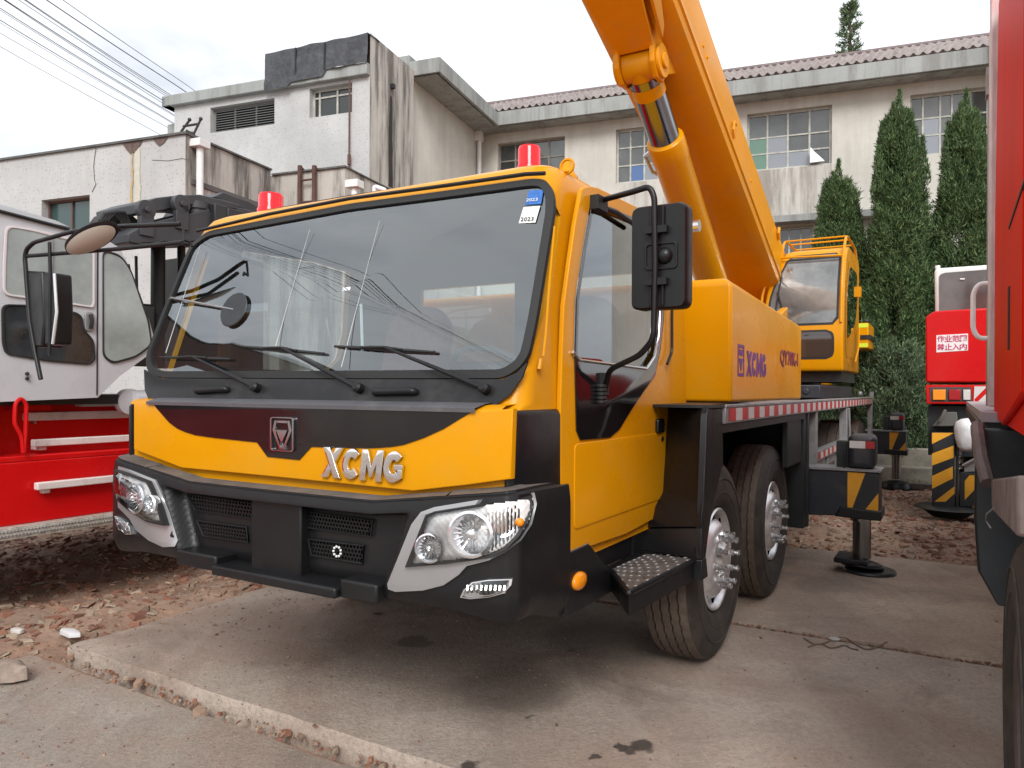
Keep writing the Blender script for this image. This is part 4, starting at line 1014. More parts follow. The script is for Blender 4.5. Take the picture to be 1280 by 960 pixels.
# ---------------------------------------------------------------- near mirror
m=M()
C0=CR.P(826,322,u=2.95); mw_=.235; mh_=.425
def mir(a,b,c): return (2.95+c, C0[1]-a, C0[2]+b)
O=rnd_poly([(-.5*mw_,-.5*mh_),(.5*mw_,-.5*mh_),(.5*mw_,.5*mh_),(-.5*mw_,.5*mh_)],.035,5)
O2=[(a*.95,b*.97) for a,b in O]
m.loft([[mir(a,b,-.035) for a,b in O2],[mir(a,b,-.022) for a,b in O],[mir(a,b,.045) for a,b in O],[mir(a*.98,b*.98,.055) for a,b in O]])
mh=finish('wing_mirror',m,BLK,crane,smooth=40)
m=M(); m.poly([mir(a*.94,b*.94,.0565) for a,b in O]); finish('mirror_glass',m,mat('mirror_face',(.8,.82,.84),rough=.02,metal=1),mh,smooth=0)
m=M(); 
plate(m,[rnd_poly([(-.055,-.055),(.082,-.055),(.082,.055),(-.055,.055)],.018),rnd_poly([(-.047,-.047),(.074,-.047),(.074,.047),(-.047,.047)],.014)],lambda a,b,c:mir(a,b,-.035-c),.008,.002)
m.sphere(mir(.028,0,-.028),.036,8)
for b in (-.105,.105):
    m.box(mir(.045,b-.014,-.064)[:1]+mir(.045,b-.014,0)[1:2]+(C0[2]+b-.014,),(2.92,mir(-.045,0,0)[1],C0[2]+b+.014))
for a in (-.028,.024):
    for b0,b1 in ((-.20,-.12),(.12,.20)): m.tube([mir(a,b0,-.040),mir(a,b1,-.040)],.007,6)
finish('mirror_bracket',m,BLK,mh,smooth=35)
m=M(); px=[(748,250,2.95,1.34),(765,245)]
path=[CR.P(749,251,v=1.34),CR.P(790,240,u=2.90),CR.P(812,233,u=2.89),CR.P(818,246,u=2.89),CR.P(819,330,u=2.89),CR.P(817,424,u=2.89),CR.P(800,444,u=2.92),CR.P(762,462,v=1.27),CR.P(757,482,v=1.32),CR.P(757,490,v=1.32)]
m.tube(smooth_path(path,.035,5),.0125,10); arm=finish('mirror_arm',m,BLK,crane,smooth=50)
m=M()
for k in range(5): m.lathe([(.020,0),(.026,.006),(.026,.012),(.020,.018)],(CR.P(754,480+k*5,v=1.32)[0],1.33,CR.P(754,480+k*5,v=1.32)[2]),(0,0,-1),12)
m.box((3.03,1.325,1.50),(3.09,1.352,1.60)); m.box((2.93,1.31,2.30),(3.03,1.35,2.36)); m.tube([CR.P(745,256,v=1.33),CR.P(770,265,v=1.33),CR.P(797,283,v=1.33)],.012,6); finish('arm_socket',m,RUB,arm)
# ---------------------------------------------------------------- far side mirror frame
m=M()
top=[CR.P(*q) for q in ()]
U=2.30
def LU(x,y,u=U): return CR.P(x,y,u=u)
pa=[LU(226,280,2.45),LU(150,283,2.35),LU(92,289,2.3),LU(42,303),LU(33,312),LU(31,322),LU(33,345)]
m.tube(smooth_path(pa,.05,5),.0125,10)
m.tube([LU(228,303,2.45),LU(150,311,2.35),LU(35,320)],.0115,8)
m.tube([LU(32,335),LU(37,400),LU(44,440),LU(51,474)],.013,8); 
m.tube([LU(62,303),LU(63,340),LU(62,445)],.010,8)
la=finish('mirror_frame',m,BLK,crane,smooth=50)
m=M()
m.tube([LU(228,278,2.45),LU(231,300,2.42),LU(238,303,2.45),LU(240,308,2.45)],.007,6); finish('frame_clamp',m,BLK,la)
def flatbox(pts,t,nm,mt,par,bev=.012):
    m=M(); a=[LU(x,y) for x,y in pts]; m.loft([[(p[0],p[1],p[2]) for p in a],[(p[0]+t,p[1],p[2]) for p in a]]); return finish(nm,m,mt,par,bevel=bev)
flatbox([(32,338),(52,339),(55,400),(52,434),(40,434),(37,400)],.12,'tall_mirror',BLK,la)
mm=flatbox([(53,340),(68,341),(70,390),(68,430),(55,432),(56,400)],.10,'tall_mirror',BLK,la)
m=M(); m.tube([LU(68,342,2.28),LU(71,390,2.28),(LU(66,430,2.28))],.008,6); finish('mirror_edge',m,CHRD,mm)
m=M(); c_=Vector(LU(114,299,2.28)); e1=(Vector(LU(146,284,2.28))-Vector(LU(82,316,2.28)))*.5; nn=Vector((-1,.1,-.9)).normalized(); e2=nn.cross(e1).normalized()*.06
L=[]
for k,o in ((1,.0),(1.0,.012),(.9,.02)): L.append([tuple(c_+e1*k*math.cos(2*math.pi*i/32)+e2*k*math.sin(2*math.pi*i/32)-Vector((-.3,0,.9))*-o) for i in range(32)])
m.loft(L); k1=finish('kerb_mirror',m,BLK,la)
m=M(); L=[[tuple(c_-Vector((0,0,.003))+nn*.006+e1*k*math.cos(2*math.pi*i/32)+e2*k*math.sin(2*math.pi*i/32)-nn*o*-1) for i in range(32)] for k,o in ((.92,0),(.6,.012),(.1,.016))]
m.loft(L); finish('kerb_mirror_glass',m,mat('bronze_mirror',(.40,.34,.28),rough=.4,metal=.15),k1,smooth=60)
PANX=mat('cabin_pane',(.04,.045,.05),rough=.1)
# ================================================================ RED CRANE WITH GREY CAB (left edge)
VLr=5.4
red1=thing('truck_crane','red truck crane with grey operator cab and folded black jib, at the left edge','truck crane',CR.w(4,6.5,0),group='mobile cranes parked in the yard')
def S1(x,y,v=VLr): return CR.P(x,y,v=v)
m=M(); m.box((-.5,5.4,.60),(9.5,5.50,1.02)); m.box((-.5,5.50,.60),(9.5,8.0,.66)); m.box((-.5,5.40,1.02),(9.5,5.75,1.06)); b1=finish('side_body',m,RED,red1,bevel=.008)
m=M(); m.box((-.5,5.72,1.06),(9.5,5.80,1.40)); m.box((-.5,5.78,1.36),(9.5,8.0,1.40)); finish('inner_panel',m,RED,red1)
m=M(); m.box((-.5,5.33,.52),(9.5,5.75,.60)); m.box((-.5,5.325,.535),(9.5,5.33,.59)); sk=finish('walkway_edge',m,mat('tread_aluminium',(.50,.47,.42),rough=.45,metal=.3,var=.4,vs=30,dirt=(.42,.34,.22),dirt_amt=.6,ds=6),red1,bevel=.004)
# raised lozenges of the tread plate along the edge
m=M()
for i in range(150):
    for j in range(2):
        u=1.9+i*.022+(.011 if j else 0); z=.548+j*.026
        m.loft([[(u-.010,5.3245,z),(u,5.3245,z+.009),(u+.010,5.3245,z),(u,5.3245,z-.009)],[(u-.006,5.318,z),(u,5.318,z+.005),(u+.006,5.318,z),(u,5.318,z-.005)]])
finish('tread_lozenges',m,STEEL,sk,smooth=0)
def bar(x0,y0,x1,y1,v,h=.05,nm='pale_rail'):
    a=CR.P(x0,y0,v=v); b=CR.P(x1,y1,v=v); m=M(); z=a[2]
    m.box((a[0],v-.03,z-h/2),(b[0]+ (3 if x1>130 else 0),v+.02,z+h/2)); 
    k=(b[0]-a[0])*.5
    m.box((a[0]+.05,v,z-h/2-.03),(a[0]+.10,v+.12,z)); return finish(nm,m,mat('pale_rail_paint',(.68,.60,.58),rough=.45,dirt=(.3,.26,.24),dirt_amt=.5,ds=7),red1,bevel=.006)
bar(44,608,146,602,5.36); bar(40,554,146,546,5.5); bar(28,521,146,513,5.72,.06)
m=M()
a=S1(20,558,5.38);t=S1(25,500,5.38);c=S1(34,560,5.38)
m.tube(smooth_path([S1(29,566,5.38),S1(27,545,5.38),S1(18,530,5.38),S1(19,505,5.38),S1(26,497,5.38),S1(33,505,5.38),S1(32,540,5.38),S1(30,566,5.38)],.03),.014,8); finish('bent_handle',m,RED,red1)
m=M(); p=S1(0,540,5.45); m.box((1.6,5.42,1.10),(2.38,5.7,1.34)); m.box((1.6,5.40,1.18),(2.44,5.46,1.24)); finish('valve_box',m,RED,red1,bevel=.01)
m=M(); m.loft([[(2.9,5.75,1.06),(3.5,5.75,1.06),(3.5,5.80,1.06),(2.9,5.80,1.06)],[(3.2,5.75,1.40),(3.5,5.75,1.40),(3.5,5.80,1.40),(3.2,5.80,1.40)]]); m.box((2.7,5.6,1.36),(2.95,5.8,1.50)); finish('pivot_bracket',m,RED,red1)
m=M(); q=S1(158,502,5.55); m.lathe([(.10,0),(.10,.06),(.03,.07)],(q[0],q[1],q[2]),(0,-1,0),24); m.tube([(q[0],5.5,q[2]),(q[0]+.35,5.6,q[2]+.02)],.085,12); m.box((q[0]-.3,5.62,1.38),(q[0]+.4,5.75,q[2]+.06)); finish('grey_arm',m,GREYC,red1)
# operator cab
UFc=3.66   # front end of the cab (towards the right in the picture)
def roofz(u): return 2.78
m=M()
PR=[S1(-60,505),S1(122,497),S1(150,470),S1(196,436),S1(186,398),S1(160,330),S1(150,310),S1(130,298),S1(100,290),S1(0,262),S1(-60,246)]
m.loft([[(p[0],5.40,p[2]) for p in PR],[(p[0],6.9,p[2]) for p in PR]])
cab1=finish('operator_cab',m,GREYC,red1)
m=M(); RFp=[S1(-60,243),S1(0,258),S1(100,286),S1(126,292)]
m.loft([[(-.2,5.40,2.735),(2.96,5.40,2.66),(2.96,6.9,2.66),(-.2,6.9,2.735)],[(-.2,5.46,2.80),(2.9,5.46,2.70),(2.9,6.85,2.70),(-.2,6.85,2.80)],[(-.2,5.75,2.93),(2.7,5.75,2.80),(2.7,6.6,2.80),(-.2,6.6,2.93)]]); finish('cab_roof',m,mat('roof_grey',(.26,.26,.27),rough=.5,var=.1,dirt=(.2,.19,.18),dirt_amt=.4),cab1,smooth=20)
m=M(); m.tube([(-.2,5.385,2.725),(2.5,5.385,2.675),(2.95,5.385,2.64)],.012,6); finish('roof_gutter',m,RUB,cab1)
def wnd(px,nm,fm,gm,hole=.9,fw=.014):
    P=[CR.P(x,y,v=5.396) for x,y in px]; P2=[(p[0],p[2]) for p in P]; P2=rnd_poly(P2,.05,4)
    cx=sum(p[0] for p in P2)/len(P2); cz_=sum(p[1] for p in P2)/len(P2)
    H=[]
    for (a,b) in P2:
        d=math.hypot(a-cx,b-cz_); k=max(.1,(d-fw*1.3)/d); H.append((cx+(a-cx)*k,cz_+(b-cz_)*k))
    m=M(); plate(m,[P2,H],lambda a,b,c:(a,5.398-c,b),.012,.003); f=finish(nm+'_frame',m,fm,cab1)
    m=M(); m.poly([(a,5.392,b) for a,b in H]); g=finish(nm+'_pane',m,gm,f,smooth=0); return f
SEE=mat('pale_pane',(.30,.33,.32),rough=.25,spec=.4,var=.3,vs=2.2)
SEED=mat('dark_pane',(.035,.038,.042),rough=.06,spec=1,var=.5,vs=5)
wnd([(6,281),(40,286),(80,296),(118,305),(118,380),(116,385),(60,377),(3,369),(3,330)],'upper_window',CREAM,SEE)
wnd([(1,380),(40,381),(95,390),(103,396),(104,412),(117,424),(119,450),(112,456),(60,452),(6,443),(2,430)],'lower_window',RUB,SEED)
wnd([(128,312),(150,318),(163,336),(186,400),(190,432),(170,447),(140,455),(128,446)],'front_corner_window',RUB,SEE,fw=.012)
m=M(); a=S1(62,297); b=S1(62,376); m.box((a[0]-.012,5.38,b[2]),(a[0]+.012,5.392,a[2])); finish('window_slide_bar',m,STEEL,cab1)
m=M(); a=S1(122,300); b=S1(122,494); m.box((a[0]-.004,5.394,b[2]),(a[0]+.004,5.399,a[2])); finish('door_gap',m,RUB,cab1)
m=M(); q=S1(112,402,5.39); plate(m,[rnd_poly([(q[0]-.035,q[2]-.07),(q[0]+.035,q[2]-.07),(q[0]+.035,q[2]+.07),(q[0]-.035,q[2]+.07)],.03)],lambda a,b,c:(a,5.398-c,b),.012,.004); hp=finish('handle_plate',m,STEEL,cab1)
m=M(); m.tube([(q[0],5.375,q[2]-.05),(q[0],5.36,q[2]),(q[0],5.375,q[2]+.05)],.014,8); finish('handle_grip',m,RUB,hp)
m=M()
for y in (467,473): m.sphere(S1(34,y,5.39),.013,5)
finish('bolt_cap',m,RUB,cab1)
m=M(); m.box((-.3,5.5,1.40),(3.4,6.8,1.47)); m.box((.2,5.7,1.2),(2.6,6.6,1.42)); finish('cab_floor_frame',m,DSTEEL,red1)
# black folded jib and column beside the cab
m=M(); m.box((4.45,5.75,1.45),(5.0,6.7,2.75)); m.tube([(4.32,5.72,1.5),(4.32,5.72,2.8)],.03,8); m.tube([(4.55,5.70,1.5),(4.55,5.70,2.8)],.09,16); m.tube([(4.10,5.75,1.5),(4.10,5.75,2.75)],.035,10); m.tube([(3.95,5.85,1.5),(3.95,5.85,2.75)],.06,10); finish('black_column',m,RUB,red1,bevel=.02)
jm=mat('jib_black',(.038,.040,.046),rough=.5,var=.2,vs=3,dirt=(.07,.07,.07),dirt_amt=.3)
def J(x,y,v=5.3): return CR.P(x,y,v=v)
m=M()
def slab(pts,v0,v1): 
    P=[J(x,y,v0) for x,y in pts]; m.loft([[(p[0],v0,p[2]) for p in P],[(p[0],v1,p[2]) for p in P]])
slab([(160,292),(185,279),(234,268),(262,261),(268,278),(262,300),(228,303),(175,304),(162,303)],5.3,5.9)
slab([(176,254),(196,247),(222,244),(250,243),(280,250),(300,256),(296,262),(262,256),(235,256),(190,266),(178,266)],5.35,5.95)
slab([(262,262),(268,252),(310,262),(330,268),(330,300),(262,302)],5.45,6.1)
slab([(268,246),(279,240),(312,252),(340,268),(330,272),(290,256)],5.7,6.2)
jb=finish('folded_jib',m,jm,red1,bevel=.008)
for x,y in ((184,262),(228,255)):
    m=M(); q=J(x,y,5.28); m.lathe([(.075,0),(.075,.05)],q,(0,1,0),20); m.box((q[0]-.05,5.28,q[2]-.20),(q[0]+.06,5.33,q[2]))
    m.lathe([(.022,-.02),(.022,.0)],q,(0,1,0),12)
    finish('jib_lug',m,jm,jb,bevel=.004)
m=M(); q=J(257,256,5.3); m.cyl((q[0],5.3+.1,q[2]-.12),(q[0],5.4,q[2]+.03),.08,n=20); m.cyl((q[0],5.4,q[2]-.03),(q[0],5.4,q[2]+.01),.095,n=20); finish('jib_pin',m,jm,jb)
m=M(); a=J(284,258,5.25); m.box((a[0]-.12,5.25,a[2]-.19),(a[0]+.0,5.45,a[2])); m.box((a[0]+.0,5.24,a[2]-.17),(a[0]+.16,5.30,a[2]-.01)); finish('lamp_box',m,mat('lamp_box_black',(.02,.02,.022),rough=.4),jb,bevel=.006)
m=M(); 
for k in range(4): m.tube([J(125+k*3,276,5.5),J(130+k*5,268-k,5.5),J(140+k*5,266,5.5),J(152+k*3,276,5.5),J(155+k*4,300,5.5)],.016,6)
slab([(126,276),(132,268),(146,266),(152,276),(160,284),(128,290)],5.55,5.7)
slab([(152,272),(166,270),(176,278),(160,290),(150,288)],5.55,5.7)
m.tube([J(160,302,5.2),J(185,307,5.2),J(205,301,5.2),J(235,305,5.2)],.012,6)
finish('hoses',m,RUB,red1)
m=M(); 
for (x0,y0,x1,y1) in ((160,330,178,412),(170,320,172,410),(165,380,190,382)): m.tube([J(x0,y0,5.8),J(x1,y1,5.8)],.012,6)
m.box((3.55,5.75,1.7),(3.85,5.8,2.2)); finish('cab_front_guard',m,DSTEEL,red1)
for uu in (1.2,6.2,7.6): make_wheel(red1,uu,5.75,.54,front=False)
m=M(); m.box((-.4,6.0,.45),(9.3,6.15,1.0)); m.box((-.4,7.3,.45),(9.3,7.45,1.0)); finish('chassis_frame',m,DSTEEL,red1)

# ================================================================ NEAR RED TRUCK (right edge)
red2=thing('truck_crane','red truck close at the right edge with dusty wheel and white grab handle','truck crane',CR.w(4.5,-1.4,0),group='mobile cranes parked in the yard')
m=M()
L=[]
for z,du,dv in ((1.40,0,.0),(1.55,-.0,.0),(2.4,0,.0),(3.46,0,-.01),(3.54,.06,-.08)):
    L.append(rnd_poly([(2.2+du,-.17+dv,z),(4.52,-.17+dv,z),(4.52,-2.6,z),(2.2+du,-2.6,z)],.07,5))
m.loft(L); rc=finish('cab_shell',m,REDH,red2,smooth=35)
m=M(); m.loft([[(2.35,-.172,1.52),(3.35,-.172,1.40),(3.35,-.15,1.40),(2.35,-.15,1.52)][::-1],[(2.35,-.172,3.45),(3.35,-.172,3.45),(3.35,-.15,3.45),(2.35,-.15,3.45)][::-1]]); dr=finish('cab_door',m,REDH,rc,bevel=.008)
m=M(); m.box((2.2,-.152,2.05),(2.90,-.1465,2.06)); m.box((2.85,-.152,1.66),(2.9,-.1455,1.86)); finish('door_latch',m,RUB,dr)
m=M(); m.box((4.56,-.30,1.45),(4.66,-.15,3.70)); m.box((4.68,-.22,1.45),(4.76,-.15,3.45)); pp_=finish('exhaust_panel',m,mat('dirty_white',(.62,.54,.53),rough=.4,var=.3,vs=6,stretch=(3,3,.5),dirt=(.5,.05,.06),dirt_amt=.8,ds=2.2),red2,bevel=.01)
m=M(); a=CR.P(1218,372,v=-.06); 
hx=[CR.P(1238,353,v=-.16),CR.P(1226,354,v=-.08),CR.P(1219,364,v=-.05),CR.P(1219,408,v=-.05),CR.P(1226,419,v=-.08),CR.P(1238,421,v=-.16)]
hx=[(4.85,-.18,2.12),(4.84,-.11,2.12),(4.84,-.085,2.07),(4.84,-.085,1.87),(4.84,-.11,1.82),(4.85,-.18,1.82)]
m.tube(smooth_path(hx,.05,6),.013,10); finish('grab_handle',m,mat('handle_white',(.85,.85,.84),rough=.4),red2)
m=M(); m.tube([(4.88,-.16,1.45),(4.88,-.16,3.25)],.012,6); m.box((4.83,-.17,3.15),(4.93,-.14,3.3)); finish('side_rail',m,STEEL,red2)
make_wheel(red2,2.78,-.155,.52,R_=.555,side=1,nuts=False,front=False,rimm=mat('rusty_rim',(.12,.09,.08),rough=.6,metal=.4,var=.3))
m=M(); 
# mudguard behind the wheel, seen edge on
m.loft([[(3.86,-.165,.60),(4.06,-.165,.57),(4.06,-.60,.57),(3.86,-.60,.60)],[(3.96,-.095,.72),(4.10,-.095,.70),(4.10,-.60,.70),(3.94,-.60,.72)],[(3.99,-.080,.95),(4.14,-.080,.95),(4.14,-.60,.95),(3.98,-.60,.95)],[(4.0,-.085,1.36),(4.14,-.085,1.36),(4.14,-.60,1.36),(4.0,-.60,1.36)]])
m.box((4.6,-.10,1.30),(9.0,-.16,1.38)); m.box((4.2,-.16,.9),(9.5,-2.5,1.30)); m.box((4.16,-.12,.80),(4.20,-.9,1.40)); gd_=finish('mudguard',m,DSTEEL,red2,bevel=.01)
m=M(); m.tube([(4.0,-.09,1.37),(3.9,-.09,1.34),(3.75,-.10,1.24),(3.65,-.12,1.15)],.028,8); finish('mudflap_pipe',m,mat('worn_grey',(.13,.10,.095),rough=.7,var=.3,vs=10),gd_)
m=M(); m.loft([[(2.2,-.13,1.17),(3.55,-.13,1.05),(3.55,-.45,1.05),(2.2,-.45,1.17)],[(2.2,-.13,1.32),(3.62,-.13,1.17),(3.62,-.45,1.17),(2.2,-.45,1.32)]]); finish('step_ledge',m,mat('dusty_wood',(.14,.105,.095),rough=.85,var=.4,vs=9),red2,bevel=.01)
m=M(); m.box((2.2,-.45,.45),(4.4,-.6,1.35)); m.box((2.2,-.9,.5),(9.3,-1.0,1.1)); m.box((2.2,-2.0,.5),(9.3,-2.1,1.1)); finish('chassis_frame',m,DSTEEL,red2)
m=M(); m.tube([(3.1,-.12,1.12),(3.15,-.10,1.09),(3.2,-.10,1.06),(3.1,-.11,1.05)],.003,5); finish('wire_loop',m,STEEL,red2)
m=M(); m.box((4.12,-.11,1.385),(9.5,-2.4,1.43)); finish('deck',m,mat('deck_pale',(.34,.31,.33),rough=.55,var=.1),red2)

# ================================================================ RED CRANE REAR (right background)
UR=10.4
red3=thing('truck_crane','red crane seen from behind, with white Chinese warning sign and yellow striped outrigger leg','truck crane',CR.w(13,-1.2,0),group='mobile cranes parked in the yard')
def B3(x,y,u=UR): return CR.P(x,y,u=u)
m=M()
o=[B3(1157,478),B3(1157,396),B3(1167,389),B3(1246,384),B3(1246,478)]
m.loft([[(UR,p[1],p[2]) for p in o],[(UR+2.4,p[1],p[2]) for p in o]]); rb=finish('rear_or_added_body',m,RED,red3,bevel=.02)
m=M(); o=[B3(1158,505),B3(1157,481),B3(1246,481),B3(1246,505)]
m.loft([[(UR+.02,p[1],p[2]) for p in o],[(UR+2.2,p[1],p[2]) for p in o]]); rt=finish('lamp_panel',m,RED,red3,bevel=.01)
m=M(); o=[B3(1163,502,UR+.01),B3(1162,484,UR+.01),B3(1214,484,UR+.01),B3(1215,502,UR+.01)]; m.loft([[(UR+.012,p[1],p[2]) for p in o],[(UR+.03,p[1],p[2]) for p in o]]); lr=finish('lamp_recess',m,INTD,rt)
for x0,x1,mt,nm in ((1166,1182,AMB,'indicator_lamp'),(1186,1201,REDL,'tail_lamp'),(1204,1213,WREF,'reversing_lamp')):
    m=M(); o=[B3(x0,500),B3(x0,487),B3(x1,487),B3(x1,500)]; m.loft([[(UR-.012,p[1],p[2]) for p in o],[(UR+.011,p[1],p[2]) for p in o]]); finish(nm,m,mt,rt,bevel=.006)
m=M(); o=[B3(1217,506),B3(1218,483),B3(1232,483),B3(1246,506)]; m.poly([(UR+.008,p[1],p[2]) for p in o]); wp=finish('striped_board',m,WREF,rt,smooth=0)
m=M()
for st in ([(1218,499),(1232,485),(1236,489),(1219,505)],[(1238,506),(1244,499),(1246,506)]): m.poly([(UR+.0055,B3(x,y)[1],B3(x,y)[2]) for x,y in st])
finish('board_stripe',m,RED,wp,smooth=0)
m=M(); o=[B3(1170.5,440.5),B3(1170.5,419),B3(1210,417),B3(1210,438)]; m.loft([[(UR-.004,p[1],p[2]) for p in o],[(UR-.0005,p[1],p[2]) for p in o]]); sg=finish('warning_sign',m,mat('sign_white',(.72,.70,.70),rough=.5),red3,smooth=0)
m=M()
for row,txt,yy in ((0,'作业范围',423.5),(1,'禁止入内',433.8)):
    for i,ch in enumerate(txt):
        q=B3(1176+i*9.4,yy-.15*i); put_text(m,ch,.1,lambda x,y,d,q=q:(UR-.0055-d*.3,q[1]-x,q[2]+y),box=(.075,.078),bold=.002)
finish('sign_lettering',m,mat('sign_magenta',(.50,.02,.10),rough=.5),sg,smooth=0)
# crane cab behind
m=M(); o=[B3(1169,395,UR+.5),B3(1168,336,UR+.5),B3(1172,335,UR+.5),B3(1246,330,UR+.5),B3(1246,395,UR+.5)]
m.loft([[(UR+.5,p[1],p[2]) for p in o],[(UR+1.9,p[1],p[2]) for p in o]]); c3=finish('operator_cab',m,WHT,red3,bevel=.04)
m=M(); o=rnd_poly([B3(1174,392,UR+.49),B3(1174,344,UR+.49),B3(1180,341,UR+.49),B3(1246,336,UR+.49),B3(1246,392,UR+.49)],.05)
m.loft([[(UR+.485,p[1],p[2]) for p in o],[(UR+.497,p[1],p[2]) for p in o]]); finish('rear_window',m,mat('dusk_pane',(.10,.085,.08),rough=.07,metal=.2,spec=1,var=.4,vs=3),c3,smooth=0)
m=M(); m.tube([B3(1172,336,UR+.6),B3(1172,332,UR+.6)],.03,8); m.tube([B3(1200,349,UR+.47),B3(1206,349,UR+.47)],.01,5); finish('roof_knob',m,WHT,c3)
# black tower leg and outrigger with yellow stripes
def blk3(x0,y0,x1,y1,u,d,mt,nm,par,bev=.01):
    a=B3(x0,y1,u); b=B3(x1,y0,u); m=M(); m.box((u,min(a[1],b[1]),a[2]),(u+d,max(a[1],b[1]),b[2])); return finish(nm,m,mt,par,bevel=bev)
lg=blk3(1165,541,1194,635,UR-.1,.35,DSTEEL,'outrigger_leg',red3); blk3(1194,541,1199,634,UR-.06,.3,DSTEEL,'leg_rail',lg)
m=M()
def st3(pts,off=.003,u=UR-.1): m.poly([(u-off,B3(x,y,u)[1],B3(x,y,u)[2]) for x,y in pts])
st3([(1165,541),(1193,541),(1165,555)]); st3([(1165,567),(1192,557),(1192,572),(1165,582)]); st3([(1165,595),(1191,583),(1191,598),(1165,611)]); st3([(1168,627),(1193,608),(1193,617),(1182,627)])
finish('hazard_stripe',m,YREF,lg,smooth=0)
bx3=blk3(1199,592,1236,633,UR-.02,.4,DSTEEL,'outrigger_box',red3)
m=M()
def st4(pts): m.poly([(UR-.024,B3(x,y,UR-.02)[1],B3(x,y,UR-.02)[2]) for x,y in pts])
st4([(1206,601),(1212,594),(1222,594),(1222,608),(1206,625)]); st4([(1215,634),(1222,628),(1222,634)]); finish('hazard_stripe',m,YREF,bx3,smooth=0)
m=M(); m.loft([[B3(1205,590,UR),B3(1222,589,UR),B3(1222,571,UR),B3(1206,578,UR)],[B3(1205,590,UR+.3),B3(1222,589,UR+.3),B3(1222,571,UR+.3),B3(1206,578,UR+.3)]]); m.tube([B3(1203,582,UR-.05),B3(1223,571,UR-.05)],.016,6); m.box((UR-.05,B3(1202,0,UR)[1]-.03,.78),(UR+.0,B3(1202,0,UR)[1]+.03,.92)); finish('bracket_arm',m,STEEL,red3)
m=M(); ct=B3(1186,637,UR+.1); m.lathe([(.05,.12),(.10,.10),(.36,.07),(.38,.05),(.30,.03),(.18,-.06)],(UR+.1,ct[1],.08),(0,0,1),32); m.box((UR-.05,ct[1]-.55,.10),(UR+.35,ct[1]+.12,.16)); finish('outrigger_foot',m,DSTEEL,red3)
m=M(); m.box((UR+.2,-.9,.75),(UR+2.8,.28,1.36)); m.box((UR+.5,-1.8,.4),(UR+3,-.3,.8)); finish('chassis_frame',m,DSTEEL,red3)
m=M(); m.loft([[B3(1165,533,UR-.05),B3(1198,533,UR-.05),B3(1196,515,UR-.05),B3(1180,515,UR-.05)],[B3(1165,533,UR+.4),B3(1198,533,UR+.4),B3(1196,515,UR+.4),B3(1180,515,UR+.4)]]); m.tube([B3(1182,512,UR-.1),B3(1174,528,UR-.1)],.02,6); finish('mudguard',m,mat('dusty_guard',(.10,.095,.085),rough=.7),red3,bevel=.01)
make_wheel(red3,UR+1.9,-.1,.54,side=1,front=False,tread=False)
m=M(); m.box((5.0,-.42,1.45),(7.2,-2.5,1.85)); finish('rear_or_added_body',m,REDH,red2,bevel=.03)  # unseen block added so the yellow crane's door reflects dark red
# white plastic jug on the bracket
m=M(); q=B3(1210,563,UR-.12)
J0=[B3(x,y,UR-.15) for x,y in ((1204,560),(1210,566),(1221,565),(1221,533),(1210,530),(1199,534),(1198,548))]
z0=min(p[2] for p in J0); prof=[]
L=[]
for z,k in ((.0,.55),(.04,.9),(.12,1.0),(.24,1.02),(.31,.92),(.34,.55),(.35,.1)):
    L.append([(q[0]+.12*k*math.cos(a_)*(1+.12*math.sin(3*a_+z*20)),q[1]+.13*k*math.sin(a_)*(1+.10*math.cos(2*a_-z*14)),z0+.02+z*1.1) for a_ in [i*math.pi/8 for i in range(16)]])
m.loft(L); bag=finish('plastic_bag',m,mat('bag_white',(.70,.70,.71),rough=.45,bump=.01,bs=18),None,smooth=70)
tag(bag,'white crumpled plastic bag resting on the striped outrigger of the red crane','bag')
# ================================================================ GROUND
def setkind(o,k): o['kind']=k; return o
import numpy as np
def gmat():
    m=mat('rubble_earth',(.29,.185,.13),rough=.95,var=.4,vs=3,dirt=(.34,.28,.23),dirt_amt=.7,ds=1.3,bump=.02,bs=14); return m
def axis(lo,hi,a,b,step):
    L=list(np.arange(a,b,step)); x=b; s=step
    while x<hi: L.append(x); s*=1.35; x+=s
    L.append(hi); x=a; s=step; out=[]
    while x>lo:
        s*=1.35; x-=s; out.append(max(x,lo))
    return sorted(set([lo]+out+L))
xs=axis(-600,600,-9,13,.09); ys=axis(-300,900,2.2,17,.09)
V=[];F=[]
def gz(X,Y):
    u,v,_=CR.inv(X,Y,0)
    # distance outside of the slab area
    d=max(v-4.6, u-7.75) if v<30 else 5
    k=sm(d,-.02,.5)
    n=noise.noise(Vector((X*.9,Y*.9,0)))*.06+noise.noise(Vector((X*3.1,Y*3.1,3)))*.035+noise.noise(Vector((X*8,Y*8,5)))*.02
    far=sm(math.hypot(X,Y),20,40)
    z=-.13*(1-k)+k*(-.035+n)
    hill=0
    if u>8: hill=.10*sm(u,8,9.2)*(1-sm(u,10,13))*(.5+noise.noise(Vector((X*.7,Y*.7,9))))
    return (z+hill)*(1-far)-.05*far
for y in ys:
    for x in xs: V.append((x,y,gz(x,y)))
nx=len(xs)
for j in range(len(ys)-1):
    for i in range(nx-1):
        a=j*nx+i; F.append((a,a+1,a+nx+1,a+nx))
me=bpy.data.meshes.new('ground'); me.from_pydata(V,[],F); me.materials.append(gmat())
for p in me.polygons: p.use_smooth=True
g=bpy.data.objects.new('ground',me); col.objects.link(g); setkind(g,'structure')

